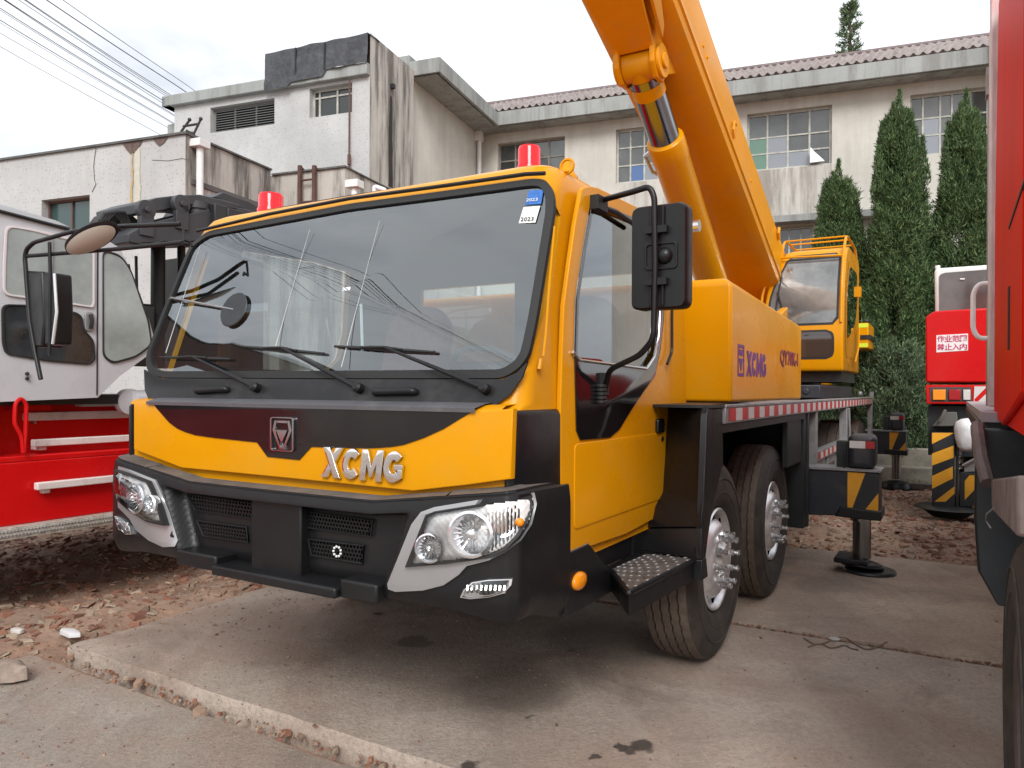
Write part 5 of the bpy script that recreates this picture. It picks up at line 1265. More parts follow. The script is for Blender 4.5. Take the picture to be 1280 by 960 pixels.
def cmat(nm,base,seed,blots=()):
    m=bpy.data.materials.new(nm); m.use_nodes=True; nt=m.node_tree; N=nt.nodes; L=nt.links; b=N['Principled BSDF']
    geo=N.new('ShaderNodeNewGeometry'); mp=N.new('ShaderNodeMapping'); mp.inputs['Location'].default_value=(seed,seed*2,0); L.new(geo.outputs['Position'],mp.inputs[0])
    def noi(s,d=6,r=.65,dist=0):
        n=N.new('ShaderNodeTexNoise'); n.inputs['Scale'].default_value=s; n.inputs['Detail'].default_value=d; n.inputs['Roughness'].default_value=r; n.inputs['Distortion'].default_value=dist; L.new(mp.outputs[0],n.inputs['Vector']); return n.outputs['Fac']
    def mr(f,a,c,va=0,vb=1):
        n=N.new('ShaderNodeMapRange'); n.inputs[1].default_value=a; n.inputs[2].default_value=c; n.inputs[3].default_value=va; n.inputs[4].default_value=vb; L.new(f,n.inputs[0]); return n.outputs[0]
    def mix(f,a,c,mode='MIX'):
        n=N.new('ShaderNodeMix'); n.data_type='RGBA'; n.blend_type=mode
        L.new(f,n.inputs[0])
        for k,x in ((6,a),(7,c)):
            if isinstance(x,tuple): n.inputs[k].default_value=(*x,1)
            else: L.new(x,n.inputs[k])
        return n.outputs[2]
    c=mix(mr(noi(.9,8),.35,.65),tuple(x*.78 for x in base),tuple(x*1.22 for x in base))
    c=mix(mr(noi(.55,6,.6,.6),.46,.58,0,.7),c,(.36,.25,.19))       # red earth tracked over
    c=mix(mr(noi(1.1,7,.7,.6),.52,.66,0,.68),c,(.20,.155,.125))           # dark damp stains
    c=mix(mr(noi(3.3,9,.75),.56,.75,0,.5),c,(.34,.31,.27))          # pale scuffs
    c=mix(mr(noi(30,8,.85),.42,.62,0,.55),c,(.20,.165,.14))
    c=mix(mr(noi(85,5,.85),.54,.64,0,.7),c,(.46,.42,.37))
    c=mix(mr(noi(60,5,.85),.60,.66,0,.7),c,(.09,.075,.065))
    # streaks left by wheels, running along the parking direction
    mp2=N.new('ShaderNodeMapping'); mp2.inputs['Rotation'].default_value=(0,0,TH); mp2.inputs['Scale'].default_value=(3.2,.35,1); L.new(geo.outputs['Position'],mp2.inputs[0])
    n2=N.new('ShaderNodeTexNoise'); n2.inputs['Scale'].default_value=1.6; n2.inputs['Detail'].default_value=6; n2.inputs['Roughness'].default_value=.6; L.new(mp2.outputs[0],n2.inputs['Vector'])
    c=mix(mr(n2.outputs['Fac'],.54,.68,0,.40),c,(.44,.38,.32)); c=mix(mr(n2.outputs['Fac'],.46,.32,0,.35),c,(.29,.235,.195))
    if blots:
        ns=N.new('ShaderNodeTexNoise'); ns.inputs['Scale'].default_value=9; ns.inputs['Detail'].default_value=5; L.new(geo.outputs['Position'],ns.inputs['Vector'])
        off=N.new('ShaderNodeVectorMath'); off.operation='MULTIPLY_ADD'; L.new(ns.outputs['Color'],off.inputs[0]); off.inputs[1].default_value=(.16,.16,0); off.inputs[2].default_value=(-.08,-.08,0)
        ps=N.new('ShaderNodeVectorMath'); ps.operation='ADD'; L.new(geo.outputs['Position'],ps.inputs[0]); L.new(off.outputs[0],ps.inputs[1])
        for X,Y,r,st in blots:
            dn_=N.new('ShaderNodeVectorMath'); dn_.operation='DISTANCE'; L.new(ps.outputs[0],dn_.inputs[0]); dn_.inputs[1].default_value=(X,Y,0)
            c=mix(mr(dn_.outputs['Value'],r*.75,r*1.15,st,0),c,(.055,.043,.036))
    L.new(c,b.inputs['Base Color']); L.new(mr(noi(1.7,5),.35,.65,.55,.9),b.inputs['Roughness']); b.inputs['Specular IOR Level'].default_value=.35
    bn=N.new('ShaderNodeBump'); bn.inputs['Strength'].default_value=.8; bn.inputs['Distance'].default_value=.014
    ad=N.new('ShaderNodeMath'); ad.operation='ADD'; L.new(noi(55,6,.75),ad.inputs[0]); L.new(noi(5,6,.6),ad.inputs[1]); L.new(ad.outputs[0],bn.inputs['Height']); L.new(bn.outputs[0],b.inputs['Normal'])
    return m
def wob(a,b,n,amp,seed):
    a=Vector(a);b=Vector(b);out=[]
    d=(b-a); nn=Vector((-d.y,d.x)).normalized()
    for i in range(n):
        t=i/n; p=a.lerp(b,t)
        w=(noise.noise(Vector((t*n*.11,seed,0)))*1.0+noise.noise(Vector((t*n*.5,seed,4)))*.35)*amp
        out.append(tuple(p+nn*w))
    return out
def slab(nm,corners,z,amps,mt,th=.15,seed=1):
    pts=[]
    for i in range(len(corners)):
        a,b=corners[i],corners[(i+1)%len(corners)]; L_=math.dist(a,b); n=max(2,int(min(L_,9)/.05)) if amps[i]>0 else 1
        pts+=wob(a,b,n,amps[i],seed+i*7)
    m=M()
    c0=[(u,v,z-th) for u,v in pts]; c1=[(u,v,z-.014) for u,v in pts]
    cx=sum(p[0] for p in corners)/4; cy=sum(p[1] for p in corners)/4
    def ins(d):
        out=[]
        for k,(u,v) in enumerate(pts):
            e=Vector((cx-u,cy-v)).normalized()*d; out.append((u+e.x,v+e.y,z))
        return out
    m.loft([c0,c1,ins(.014)]); o=finish(nm,m,mt,None,smooth=25); setkind(o,'structure'); return o
def gp(x,y):
    q=CR.P(x,y,z=0); w=CR.w(*q); return w.x,w.y
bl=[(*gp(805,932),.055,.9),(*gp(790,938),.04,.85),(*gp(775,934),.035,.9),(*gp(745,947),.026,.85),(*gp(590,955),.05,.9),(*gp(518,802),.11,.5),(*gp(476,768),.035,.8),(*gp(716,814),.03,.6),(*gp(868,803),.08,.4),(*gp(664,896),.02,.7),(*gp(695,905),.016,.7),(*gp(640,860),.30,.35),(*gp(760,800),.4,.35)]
cA=cmat('concrete_main',(.50,.415,.345),3,bl); cB=cmat('concrete_left',(.38,.335,.285),11); cC=cmat('concrete_far',(.54,.42,.325),23)
slab('pavement',[(2.46,-6),(4.94,-6),(4.96,4.56),(2.47,4.50)],0,[.0,.018,.05,.03],cA,seed=3)
slab('pavement',[(5.0,-6),(7.72,-6),(7.70,4.62),(5.01,4.60)],.004,[.0,.05,.05,.018],cC,seed=5)
slab('pavement',[(-8,-6),(2.40,-6),(2.38,4.72),(-8,4.8)],-.065,[.0,.03,.05,.0],cB,seed=9)
slab('pavement',[(-90,-60),(-3.2,-60),(-3.2,60),(-90,60)],-.02,[.0,.0,.0,.0],cmat('concrete_yard',(.30,.29,.275),31),th=.2,seed=11)  # unseen yard behind the camera, added to keep reflections grey
# oil stains lying on the slab
STN=mat('oil_stain',(.055,.045,.038),rough=.5,var=.4,vs=12)
STN2=mat('soft_stain',(.17,.14,.115),rough=.8,var=.35,vs=9)
def stain(x,y,a,b,mt,seed,z=.0):
    q=CR.P(x,y,z=z); m=M(); n=40; L=[]
    for k in range(n):
        an=2*math.pi*k/n; r=1+.45*noise.noise(Vector((math.cos(an)*1.4,math.sin(an)*1.4,seed)))+.2*noise.noise(Vector((math.cos(an)*5,math.sin(an)*5,seed+5)))
        L.append((q[0]+b*r*math.sin(an),q[1]+a*r*math.cos(an),z+.003))
    m.poly(L); o=finish('stain',m,mt,None,smooth=0); o['kind']='structure'; return o
# ---------------------------------------------------------------- rubble : one mass of brick chips and stones
BR=mat('brick_rubble',(.30,.12,.07),rough=.9,island=['9c705a','8d5f4d','7a5747','a88a76','8b7566','b5a38e','776354','986853','938372','9e7a64'],var=.3,vs=15,bump=.004,bs=90)
m=M(None)
def stone(p,s,flat=.5,rot=None):
    a=rnd.random()*6.28; c,sn=math.cos(a),math.sin(a); tx=(rnd.random()-.5)*.7; ty=(rnd.random()-.5)*.7
    V0=[]
    for dx,dy,dz in ((-1,-1,-1),(1,-1,-1),(1,1,-1),(-1,1,-1),(-1,-1,1),(1,-1,1),(1,1,1),(-1,1,1)):
        j=lambda:1+(rnd.random()-.5)*.75
        x=dx*s[0]*j()*(.8 if dz>0 else 1); y=dy*s[1]*j()*(.8 if dz>0 else 1); z=dz*s[2]*j()+x*tx+y*ty
        V0.append(m.v((p[0]+x*c-y*sn,p[1]+x*sn+y*c,p[2]+z)))
    for f in ((0,1,2,3),(4,5,6,7),(0,1,5,4),(1,2,6,5),(2,3,7,6),(3,0,4,7)): m.f([V0[i] for i in f])
cnt=0
while cnt<42000:
    X=rnd.uniform(-9,12); Y=rnd.uniform(2.6,17)
    if abs(X)/Y>.78: continue
    u,v,_=CR.inv(X,Y,0)
    if v<4.62+.1*noise.noise(Vector((X*2,Y*2,0))) and u<7.8: continue
    if rnd.random()> min(1,(7.5/Y)**1.1): continue
    k=rnd.random()**4; s=.006+.028*k
    if Y>7: s*=1.15
    stone((X,Y,gz(X,Y)+s*.15),(s*rnd.uniform(.8,1.8),s*rnd.uniform(.6,1.2),s*rnd.uniform(.2,.5))); cnt+=1
# crumbs along the joints
for k in range(300):
    v=rnd.uniform(-.4,4.5); u=2.425+rnd.gauss(0,.028); p=CR.w(u,v,-.03); s=rnd.uniform(.003,.010)*(2.2 if rnd.random()<.05 else 1); stone((p.x,p.y,-.066+s*.5),(s*1.3,s,s*.7))
for k in range(350):
    v=rnd.uniform(-.4,2.4); u=4.98+rnd.gauss(0,.018); p=CR.w(u,v,0); s=rnd.uniform(.003,.009); stone((p.x,p.y,-.004),(s*1.5,s,s*.6))
for k in range(2600):
    u=rnd.uniform(-1,7.6); v=4.55-abs(rnd.gauss(0,.8)) if rnd.random()<.6 else rnd.uniform(-.3,4.5); p=CR.w(u,v,0); s=rnd.uniform(.0015,.0045)*(2 if rnd.random()<.04 else 1)
    stone((p.x,p.y,(-.064 if u<2.4 else .002)+s*.4),(s*1.3,s,s*.6))
rb_=finish('rubble',m,BR,None,smooth=0); setkind(rb_,'stuff'); rb_['label']='broken red brick and stone rubble on bare earth'
def chunk(x,y,nm,lab,cat,mt,sz,z=-.02,group=None):
    m=M(); q=CR.P(x,y,z=z); n=9; L=[]
    pts=[(sz[0]*math.cos(2*math.pi*k/n)*rnd.uniform(.7,1.15),sz[1]*math.sin(2*math.pi*k/n)*rnd.uniform(.7,1.15)) for k in range(n)]
    m.loft([[(q[0]+b,q[1]+a,z-.02) for a,b in pts],[(q[0]+b*.95,q[1]+a*.95,z+sz[2]*rnd.uniform(.3,1.2)) for a,b in pts],[(q[0]+b*.55,q[1]+a*.5+sz[0]*.15,z+sz[2]*rnd.uniform(1.0,1.5)) for a,b in pts]])
    o=finish(nm,m,mt,None,bevel=.003); tag(o,lab,cat,group); return o
chunk(88,790,'foam_scrap','white flat scrap of foam lying on the rubble at the left','scrap',mat('foam',(.62,.62,.62),rough=.8),(.10,.045,.010),z=-.03)
chunk(22,787,'foam_scrap','small pale scrap on the rubble at the far left edge','scrap',mat('foam_b',(.58,.55,.52),rough=.8),(.06,.03,.006),z=-.03)
chunk(10,842,'stone','grey brown stone at the left edge beside the lower concrete slab','stone',mat('stone_grey',(.28,.22,.18),rough=.9,var=.3,vs=20),(.15,.10,.05),z=-.03)
chunk(305,880,'stone','dark brown stone lodged in the step between the concrete slabs','stone',mat('stone_dark',(.13,.09,.065),rough=.9,var=.3,vs=30),(.022,.018,.028),z=-.045)
chunk(275,871,'brick_chip','pale brick chip lying in the step between the concrete slabs','brick',mat('chip_pale',(.45,.36,.30),rough=.9),(.03,.014,.012),z=-.045)
chunk(465,937,'stone','olive brown pebble near the bottom of the step between the slabs','stone',mat('stone_olive',(.20,.15,.10),rough=.8,var=.3,vs=30),(.028,.02,.022),z=-.045)
m=M(); q=CR.P(1043,800,z=.0); m.lathe([(.014,.0),(.032,.0),(.034,.006),(.014,.008)],(q[0],q[1],.004),(0,0,1),20); o=finish('metal_washer',m,mat('washer_pale',(.5,.47,.44),rough=.5,metal=.4),None); tag(o,'pale round metal washer lying at the crack in the concrete','washer')
m=M(); pts=[CR.P(1005+ k*13, 798+7*math.sin(k*1.3)+k*1.3, z=.004) for k in range(9)]; m.tube(smooth_path(pts,.2),.006,5); m.tube(smooth_path([CR.P(1010+k*9,806+3*math.cos(k*1.9)+k*.6,z=.004) for k in range(8)],.2),.005,5); o=finish('rag',m,mat('string_dirty',(.16,.12,.085),rough=.9),None); tag(o,'dirty tangle of string lying along the crack in the concrete','string')
# timber pads under the far outrigger
for i,(x,y,a,b,lab) in enumerate(((1128,608,.55,.10,'grey timber sleeper under the far outrigger foot'),(1175,600,.40,.12,'short dark timber block lying beside the far outrigger foot'))):
    q=CR.P(x,y,z=.0); m=M(); m.box((q[0]-b,q[1]-a,-.02),(q[0]+b,q[1]+a,.07)); o=finish('timber_block',m,mat('old_timber',(.12,.10,.09),rough=.9,var=.4,vs=12),None,bevel=.008); tag(o,lab,'timber','timber blocks on the rubble')

# ================================================================ BUILDINGS
def bmat(nm,base,stain_,amt,speck=False,vert=True,crackc=None):
    m=bpy.data.materials.new(nm); m.use_nodes=True; nt=m.node_tree; N=nt.nodes; L=nt.links; b=N['Principled BSDF']; b.inputs['Roughness'].default_value=.85
    geo=N.new('ShaderNodeNewGeometry')
    def mapped(sc,rot=0):
        mp=N.new('ShaderNodeMapping'); mp.inputs['Scale'].default_value=sc; mp.inputs['Rotation'].default_value=(0,0,rot); L.new(geo.outputs['Position'],mp.inputs[0]); return mp.outputs[0]
    def noi(vec,s,d=8,r=.7):
        n=N.new('ShaderNodeTexNoise'); n.inputs['Scale'].default_value=s; n.inputs['Detail'].default_value=d; n.inputs['Roughness'].default_value=r; L.new(vec,n.inputs['Vector']); return n.outputs['Fac']
    def mr(f,a,c,va=0,vb=1):
        n=N.new('ShaderNodeMapRange'); n.inputs[1].default_value=a; n.inputs[2].default_value=c; n.inputs[3].default_value=va; n.inputs[4].default_value=vb; L.new(f,n.inputs[0]); return n.outputs[0]
    def mix(f,a,c):
        n=N.new('ShaderNodeMix'); n.data_type='RGBA'; L.new(f,n.inputs[0])
        for k,x in ((6,a),(7,c)):
            if isinstance(x,tuple): n.inputs[k].default_value=(*x,1)
            else: L.new(x,n.inputs[k])
        return n.outputs[2]
    iso=mapped((1,1,1)); st=mapped((1.6,1.6,.16))
    c=mix(mr(noi(iso,.7),.35,.65),tuple(x*.88 for x in base),tuple(min(1,x*1.1) for x in base))
    c=mix(mr(noi(st,1.6),.5-.06*amt,.68-.14*amt,0,min(1,amt*1.35)),c,stain_)
    c=mix(mr(noi(st,5.5),.55,.75,0,min(1,amt*.9)),c,tuple(x*.6 for x in stain_))
    c=mix(mr(noi(iso,4),.60,.72,0,amt*.35),c,(.25,.2,.15))
    if speck:
        vo=N.new('ShaderNodeTexVoronoi'); vo.inputs['Scale'].default_value=16; vo.inputs['Randomness'].default_value=.55; L.new(mapped((1,1,1),TB),vo.inputs['Vector'])
        c=mix(mr(vo.outputs['Distance'],.16,.26,.50,0),c,(.20,.20,.19))
    L.new(c,b.inputs['Base Color'])
    bn=N.new('ShaderNodeBump'); bn.inputs['Distance'].default_value=.01; bn.inputs['Strength'].default_value=.5; L.new(noi(iso,20),bn.inputs['Height']); L.new(bn.outputs[0],b.inputs['Normal'])
    return m
MOS =bmat('mosaic_wall',(.46,.46,.455),(.34,.31,.28),.12,speck=True)
STA =bmat('stained_wall',(.46,.435,.395),(.07,.06,.053),.62)
STM =bmat('stained_wall_mild',(.46,.42,.37),(.17,.14,.12),.62)
REN =bmat('render_wall',(.54,.52,.47),(.36,.32,.27),.22)
RENB=bmat('render_lower',(.50,.485,.45),(.22,.19,.16),.55)
CON =bmat('eave_concrete',(.31,.325,.315),(.18,.175,.165),.5)
FELT=mat('roof_felt',(.055,.058,.065),rough=.7,var=.5,vs=5,bump=.03,bs=6)
WFR =mat('window_frame_paint',(.22,.20,.17),rough=.7,var=.3,vs=9)
WFW =mat('window_frame_pale',(.42,.42,.38),rough=.7,var=.3,vs=9)
PANE=mat('window_pane',(.085,.09,.09),rough=.08,spec=1,var=.5,vs=.8,metal=.15)
PANB=mat('pane_blue',(.05,.12,.30),rough=.3,spec=.8); PANG=mat('pane_green',(.10,.20,.15),rough=.2,spec=.8); PAND=mat('pane_dark',(.03,.035,.035),rough=.15,spec=.8); PANL=mat('pane_light',(.22,.24,.27),rough=.2,spec=.8)
def Bp(x,y,**k): return BU.P(x,y,**k)
def wallu(u,v0,v1,z0,z1,holes,mt,parent,nm='wall',th=.3):
    """wall in the plane u=const facing the viewer; holes as (va,vb,za,zb)"""
    m=M(BU); plate(m,[[(v0,z0),(v1,z0),(v1,z1),(v0,z1)]]+[[(a,c),(b,c),(b,d),(a,d)] for a,b,c,d in holes],lambda a,b,c:(u+c,a,b),th); return finish(nm,m,mt,parent,smooth=0)
def wallv(v,u0,u1,z0,z1,mt,parent,nm='wall',th=.3):
    if nm!='wall': th=.3; v-=0
    m=M(BU)
    if nm!='wall': m.box((u0+.3,v,z0),(u1,v+th,z1)); m.box((u0,v-.003,z0),(u0+.3,v+.002,z1))
    else: m.box((u0,v,z0),(u1,v+th,z1))
    return finish(nm,m,mt,parent,smooth=0)
def windowu(u,a,b,c,d,cols,rows,parent,fm=WFR,special={},t=.05,pm=PANE,dep=.12):
    w=(b-a); h=(d-c); m=M(BU)
    m.box((u+dep,a,c),(u+dep+.06,a+t,d)); m.box((u+dep,b-t,c),(u+dep+.06,b,d)); m.box((u+dep,a+t,c),(u+dep+.06,b-t,c+t)); m.box((u+dep,a+t,d-t),(u+dep+.06,b-t,d))
    cc=[a+w*k/cols for k in range(cols+1)] if isinstance(cols,int) else [b-w*k for k in cols]
    rr=[c+h*k/rows for k in range(rows+1)] if isinstance(rows,int) else [c+h*k for k in rows]
    for x in cc[1:-1]: m.box((u+dep+.003,x-t*.4,c+t),(u+dep+.055,x+t*.4,d-t))
    for y in rr[1:-1]: m.box((u+dep+.006,a+t,y-t*.35),(u+dep+.05,b-t,y+t*.35))
    f=finish('window',m,fm,parent,smooth=0)
    m=M(BU); m.poly([(u+dep+.03,a+t*.5,c),(u+dep+.03,b-t*.5,c),(u+dep+.03,b-t*.5,d),(u+dep+.03,a+t*.5,d)]); finish('panes',m,pm,f,smooth=0)
    for (i,j),mt in special.items():
        x0,x1=cc[i],cc[i+1]; y0,y1=rr[j],rr[j+1]; x0,x1=min(x0,x1),max(x0,x1)
        m=M(BU); m.box((u+dep+.018,x0+.01,y0+.01),(u+dep+.026,x1-.01,y1-.01)); finish('pane',m,mt,f,smooth=0)
    return f
def bdg(nm,lab,cat,u,v): return thing(nm,lab,cat,BU.w(u,v,0))
# ---- long building with tiled roof
far=bdg('long_building','long cream two storey building with a brown tiled roof behind the crane and the cypresses','building',19,2)
UW=19.0; ZE=8.52
def hole(x0,y0,x1,y1,u=UW,ext=0):
    a=Bp(x0,y0,u=u); b=Bp(x1,y1,u=u); z1=Bp((x0+x1)/2,y0,u=u)[2]; return (min(a[1],b[1]),max(a[1],b[1]),min(a[2],b[2]),max(a[2],b[2]))
def wrect(xl,xr,ytl,ybl): # left x, right x, top y at left, bottom y at left
    a=Bp(xl,ytl,u=UW); b=Bp(xl,ybl,u=UW); c=Bp(xr,ytl,u=UW); return (c[1],a[1],b[2],a[2])
w1=wrect(622,706,184,246); w2=wrect(770,840,165,233); w3=wrect(934,1040,143,214); w4=wrect(1138,1262,119,197)
wl=wrect(972,1016,284,320)
zt=(w3[3]+w4[3])/2
hs_=[]
for w in (w1,w2,w3,w4): hs_.append((w[0],w[1],w3[2],zt))
hs_.append((wl[0],wl[1],wl[2]-1.2,wl[3])); hs_.append((wl[0]-4.6,wl[1]-4.6,wl[2]-1.2,wl[3]))
wallu(UW,-9.5,8.3,0,ZE,hs_,REN,far)
m=M(BU); zt2=w3[2]
for (a,b) in ((w3[0]-.1,w3[1]+.6),(w1[0]-.4,w2[1]-2.2)): pass
# roughcast apron below the sills, standing slightly proud
m.box((UW-.03,w3[0]-.0,wl[3]+.22),(UW-.002,w3[1]+3.0,w3[2]-.02)); finish('apron_panel',m,RENB,far,smooth=0)
m=M(BU); m.box((UW-.35,w3[0]-1.2,wl[3]+.05),(UW-.002,w3[1]+3.2,wl[3]+.20)); finish('window_canopy',m,CON,far,smooth=0)
windowu(UW,*hs_[0],4,(0,.33,.66,1),far,special={(3,0):PAND,(3,1):PAND,(2,0):PAND})
windowu(UW,*hs_[1],4,3,far,fm=WFW,special={(2,0):PANB,(1,0):PANL})
windowu(UW,*hs_[2],(0,.245,.49,.745,1),(0,.3,.58,1),far,fm=WFW,special={(0,0):PANG,(0,1):PANG,(2,0):PANL,(1,0):PANL,(1,1):PANL})
windowu(UW,*hs_[3],(0,.14,.32,.44,.62,.8,1),(0,.34,.62,1),far,fm=WFW,special={(1,0):PANL,(1,1):PANL,(3,0):PAND,(3,1):PAND})
windowu(UW,*hs_[4],3,2,far,fm=WFW); windowu(UW,*hs_[5],3,2,far,fm=WFW)
m=M(BU); q=Bp(1018,200,u=UW-.0); m.loft([[(UW-.1,q[1]+.10,w3[2]+.04),(UW-.1,q[1]-.22,w3[2]+.05),(UW,q[1]-.2,w3[2]+.04),(UW,q[1]+.1,w3[2]+.04)],[(UW-.05,q[1]+.09,w3[2]+.42),(UW-.05,q[1]+.0,w3[2]+.30),(UW,q[1]-.0,w3[2]+.3),(UW,q[1]+.1,w3[2]+.4)]]); o=finish('cloth',m,WHT,None); tag(o,'white cloth hanging out of an upper window of the long building','cloth')
# eave and gutter fascia
fz0=Bp(1000,118,u=UW-.55)[2]; 
m=M(BU); m.box((UW-.55,-9.8,ZE),(UW+.3,8.05,ZE+.10)); m.box((UW-.60,-9.8,ZE),(UW-.50,7.25,ZE+.36)); finish('eave',m,CON,far,bevel=.01)
# tiled roof : courses of curved tiles
def roof(u0,z0,u1,z1,v0,v1,parent,pitch=.19,rows=10,fr=BU):
    m=M(fr); nv=int((v1-v0)/pitch*6); 
    grid=[]
    for r in range(rows*2+1):
        k=(r//2+(r%2))/rows; lift=.0 if r%2==0 else .05
        row=[]
        for i in range(nv+1):
            v=v0+(v1-v0)*i/nv; ph=2*math.pi*(v-v0)/pitch
            prof=.045*max(0,math.sin(ph))**.7 if math.sin(ph)>0 else .02*math.sin(ph)
            kk=r/2/rows if r%2==0 else (r+1)/2/rows-.0015
            row.append(m.v((u0+(u1-u0)*kk,v,z0+(z1-z0)*kk+prof+(.075 if r%2==0 else 0))))
        grid.append(row)
    for a,b in zip(grid,grid[1:]):
        for i in range(nv): m.f((a[i],a[i+1],b[i+1],b[i]))
    return finish('tiled_roof',m,TILE,parent,smooth=60)
TILE=mat('roof_tile',(.29,.25,.24),rough=.6,var=.3,vs=3,dirt=(.10,.085,.085),dirt_amt=.7,ds=5)
r1=Bp(700,122,u=UW+2.6); zr=Bp(1150,58,u=UW+2.6)[2]; zr2=r1[2]; ZR=(zr+zr2)/2
rf=roof(UW-.5,ZE+.36,UW+2.6,ZR,-9.8,8.6,far)
m=M(BU); m.tube([(UW+2.6,-9.8,ZR+.05),(UW+2.6,8.9,ZR+.05)],.09,8); m.loft([[(UW+2.6,-9.8,ZR),(UW+2.6,8.9,ZR),(UW+5.6,8.9,ZE)],[(UW+2.6,-9.8,ZR-.05),(UW+2.6,8.9,ZR-.05),(UW+5.6,8.9,ZE-.05)]]); finish('ridge',m,mat('ridge_tile',(.16,.12,.12),rough=.7,var=.2),rf)
# end strip near the red truck
m=M(BU); q0=Bp(1238,40,u=UW-.8); m.box((UW-.8,q0[1]-.30,3.0),(UW-.6,q0[1]-.05,q0[2])); finish('end_pilaster',m,STM,far)
# ---- tower block with louvre window
VT,UT=7.87,13.0
tow=bdg('tower_block','pale speckled upper block with louvred window and black felt on its roof edge','building',UT,9)
ZT=Bp(462,95,u=UT)[2]
def wr(u,xl,xr,ytl,ybr):
    a=Bp(xl,ytl,u=u); b=Bp(xr,ybr,u=u); return (b[1],a[1],min(a[2],b[2]),max(a[2],b[2]))
L1=wr(UT,263,343,131,155); L2=wr(UT,387,440,112,138)
L1=(L1[0],L1[1],L1[2],L1[2]+.55); L2=(L2[0],L2[1],L1[2]+.02,L1[2]+.62)
vle=Bp(218,140,u=UT)[1]
wallu(UT,VT,vle,0,ZT,[L1,L2],MOS,tow)
wallv(VT-.004,UT,14.85,0,Bp(463,41,u=UT)[2],STA,tow,nm='side_wall')
m=M(BU); m.box((UT+.3,VT+.3,0),(18.5,vle,ZT+.1)); finish('inner_block',m,MOS,tow)
f=windowu(UT,*L1,3,1,tow,fm=mat('louvre_metal',(.18,.18,.18),rough=.6),pm=PAND)
m=M(BU)
for k in range(9):
    z=L1[2]+.05+(L1[3]-L1[2]-.08)*k/9; m.loft([[(UT+.10,L1[0]+.05,z),(UT+.10,L1[1]-.05,z),(UT+.16,L1[1]-.05,z+.035),(UT+.16,L1[0]+.05,z+.035)],[(UT+.10,L1[0]+.05,z+.008),(UT+.10,L1[1]-.05,z+.008),(UT+.16,L1[1]-.05,z+.043),(UT+.16,L1[0]+.05,z+.043)]])
finish('louvre_slats',m,mat('slat_grey',(.20,.205,.20),rough=.5,metal=.3),f,smooth=0)
windowu(UT,*L2,(0,.16,.58,1),(0,.72,1),tow,fm=WFW,pm=PAND)
m=M(BU); m.box((UT-.12,VT,ZT),(UT+.3,vle+.25,ZT+.24)); m.box((UT-.12,vle,ZT-.0),(UT+3,vle+.25,ZT+.22)); finish('roof_edge',m,CON,tow,bevel=.02)
m=M(BU); m.box((UT+.3,vle-.05,ZT-.6),(UT+2.5,vle+.5,ZT-.22)); finish('side_canopy',m,CON,tow,bevel=.01)
# felt over the parapet
zf=Bp(463,41,u=UT-.10)[2]; vf=Bp(331,70,u=UT-.1)[1]
m=M(BU); n=26; top=[];bot=[]
rows=[]
for j in range(7):
    row=[]
    for i in range(n+1):
        v=VT-.03+(vf-VT)*i/n; z0=ZT+.22 if i<n*.42 else ZT+.10 if i<n*.75 else ZT+.02; z=z0+(zf-z0)*j/6
        row.append((UT-.135+.05*noise.noise(Vector((v*3,z*4,2)))-(.02 if j<2 else 0),v,z-(.05*(i/n))))
    rows.append(row)
ids=[[m.v(p) for p in r] for r in rows]
for a,b in zip(ids,ids[1:]):
    for i in range(n): m.f((a[i],a[i+1],b[i+1],b[i]))
back=[m.v((UT+.35,p[1],p[2]+.02)) for p in rows[-1]]
for i in range(n): m.f((ids[-1][i],ids[-1][i+1],back[i+1],back[i]))
finish('felt_patch',m,FELT,tow,smooth=60)
m=M(BU)
for v in (VT+.95,VT+1.65): m.box((UT-.16,v,ZT+.2),(UT-.135,v+.03,zf-.05))
finish('felt_seam',m,RUB,tow)
m=M(BU); qa=Bp(437,100,u=UT-.06); qz=Bp(438,215,u=UT-.06); m.tube([(UT-.06,qa[1],qa[2]),(UT-.06,qa[1],qz[2])],.02,6); m.tube([(UT-.06,qa[1],qz[2]+.35),(UT-.06,qa[1],qz[2]+.15)],.04,6); finish('hanging_pipe',m,mat('rust_pipe',(.12,.06,.05),rough=.8),tow)
m=M(BU); q=Bp(490,108,v=VT-.03); m.box((q[0]-.03,VT-.08,q[2]-.04),(q[0]+.06,VT,q[2]+.05)); finish('spout',m,RUB,tow)
# long dark stain below the spout on the side wall
m=M(BU); q=Bp(489,120,v=VT-.012); q2=Bp(490,235,v=VT-.012); L=[];Rr=[]
for k in range(20):
    z=q[2]+(q2[2]-q[2])*k/19; w=.03+.06*(k/19)**.4+.02*noise.noise(Vector((k*.5,0,0))); c=q[0]+.03*noise.noise(Vector((k*.2,3,0))); L.append((c-w,VT-.010,z)); Rr.append((c+w,VT-.010,z))
m.poly(L+Rr[::-1]); finish('damp_streak',m,mat('damp_black',(.035,.026,.022),rough=.9,var=.3,vs=5),tow,smooth=0)
# ---- wing joining the long building
win=bdg('link_wing','cream rendered wing with a projecting concrete eave joining the streaked block to the long building','building',17,8)
wallv(8.0,14.85,19.0,0,ZE,REN,win)
ev=7.30
m=M(BU); m.box((14.9,ev,ZE),(18.40,8.3,ZE+.09)); m.box((14.9,ev-.06,ZE),(18.45,ev+.05,ZE+.34)); m.box((14.86,ev-.06,ZE),(14.96,8.0,ZE+.33)); m.box((14.9,8.0,ZE),(18.9,8.35,ZE+.5)); finish('eave',m,CON,win,bevel=.01)
m=M(BU); m.tube([(18.7,7.9,ZE-.25),(18.7,7.9,3)],.06,10); m.box((18.6,7.82,ZE-.25),(18.8,8.0,ZE)); finish('downpipe',m,WHT,win)
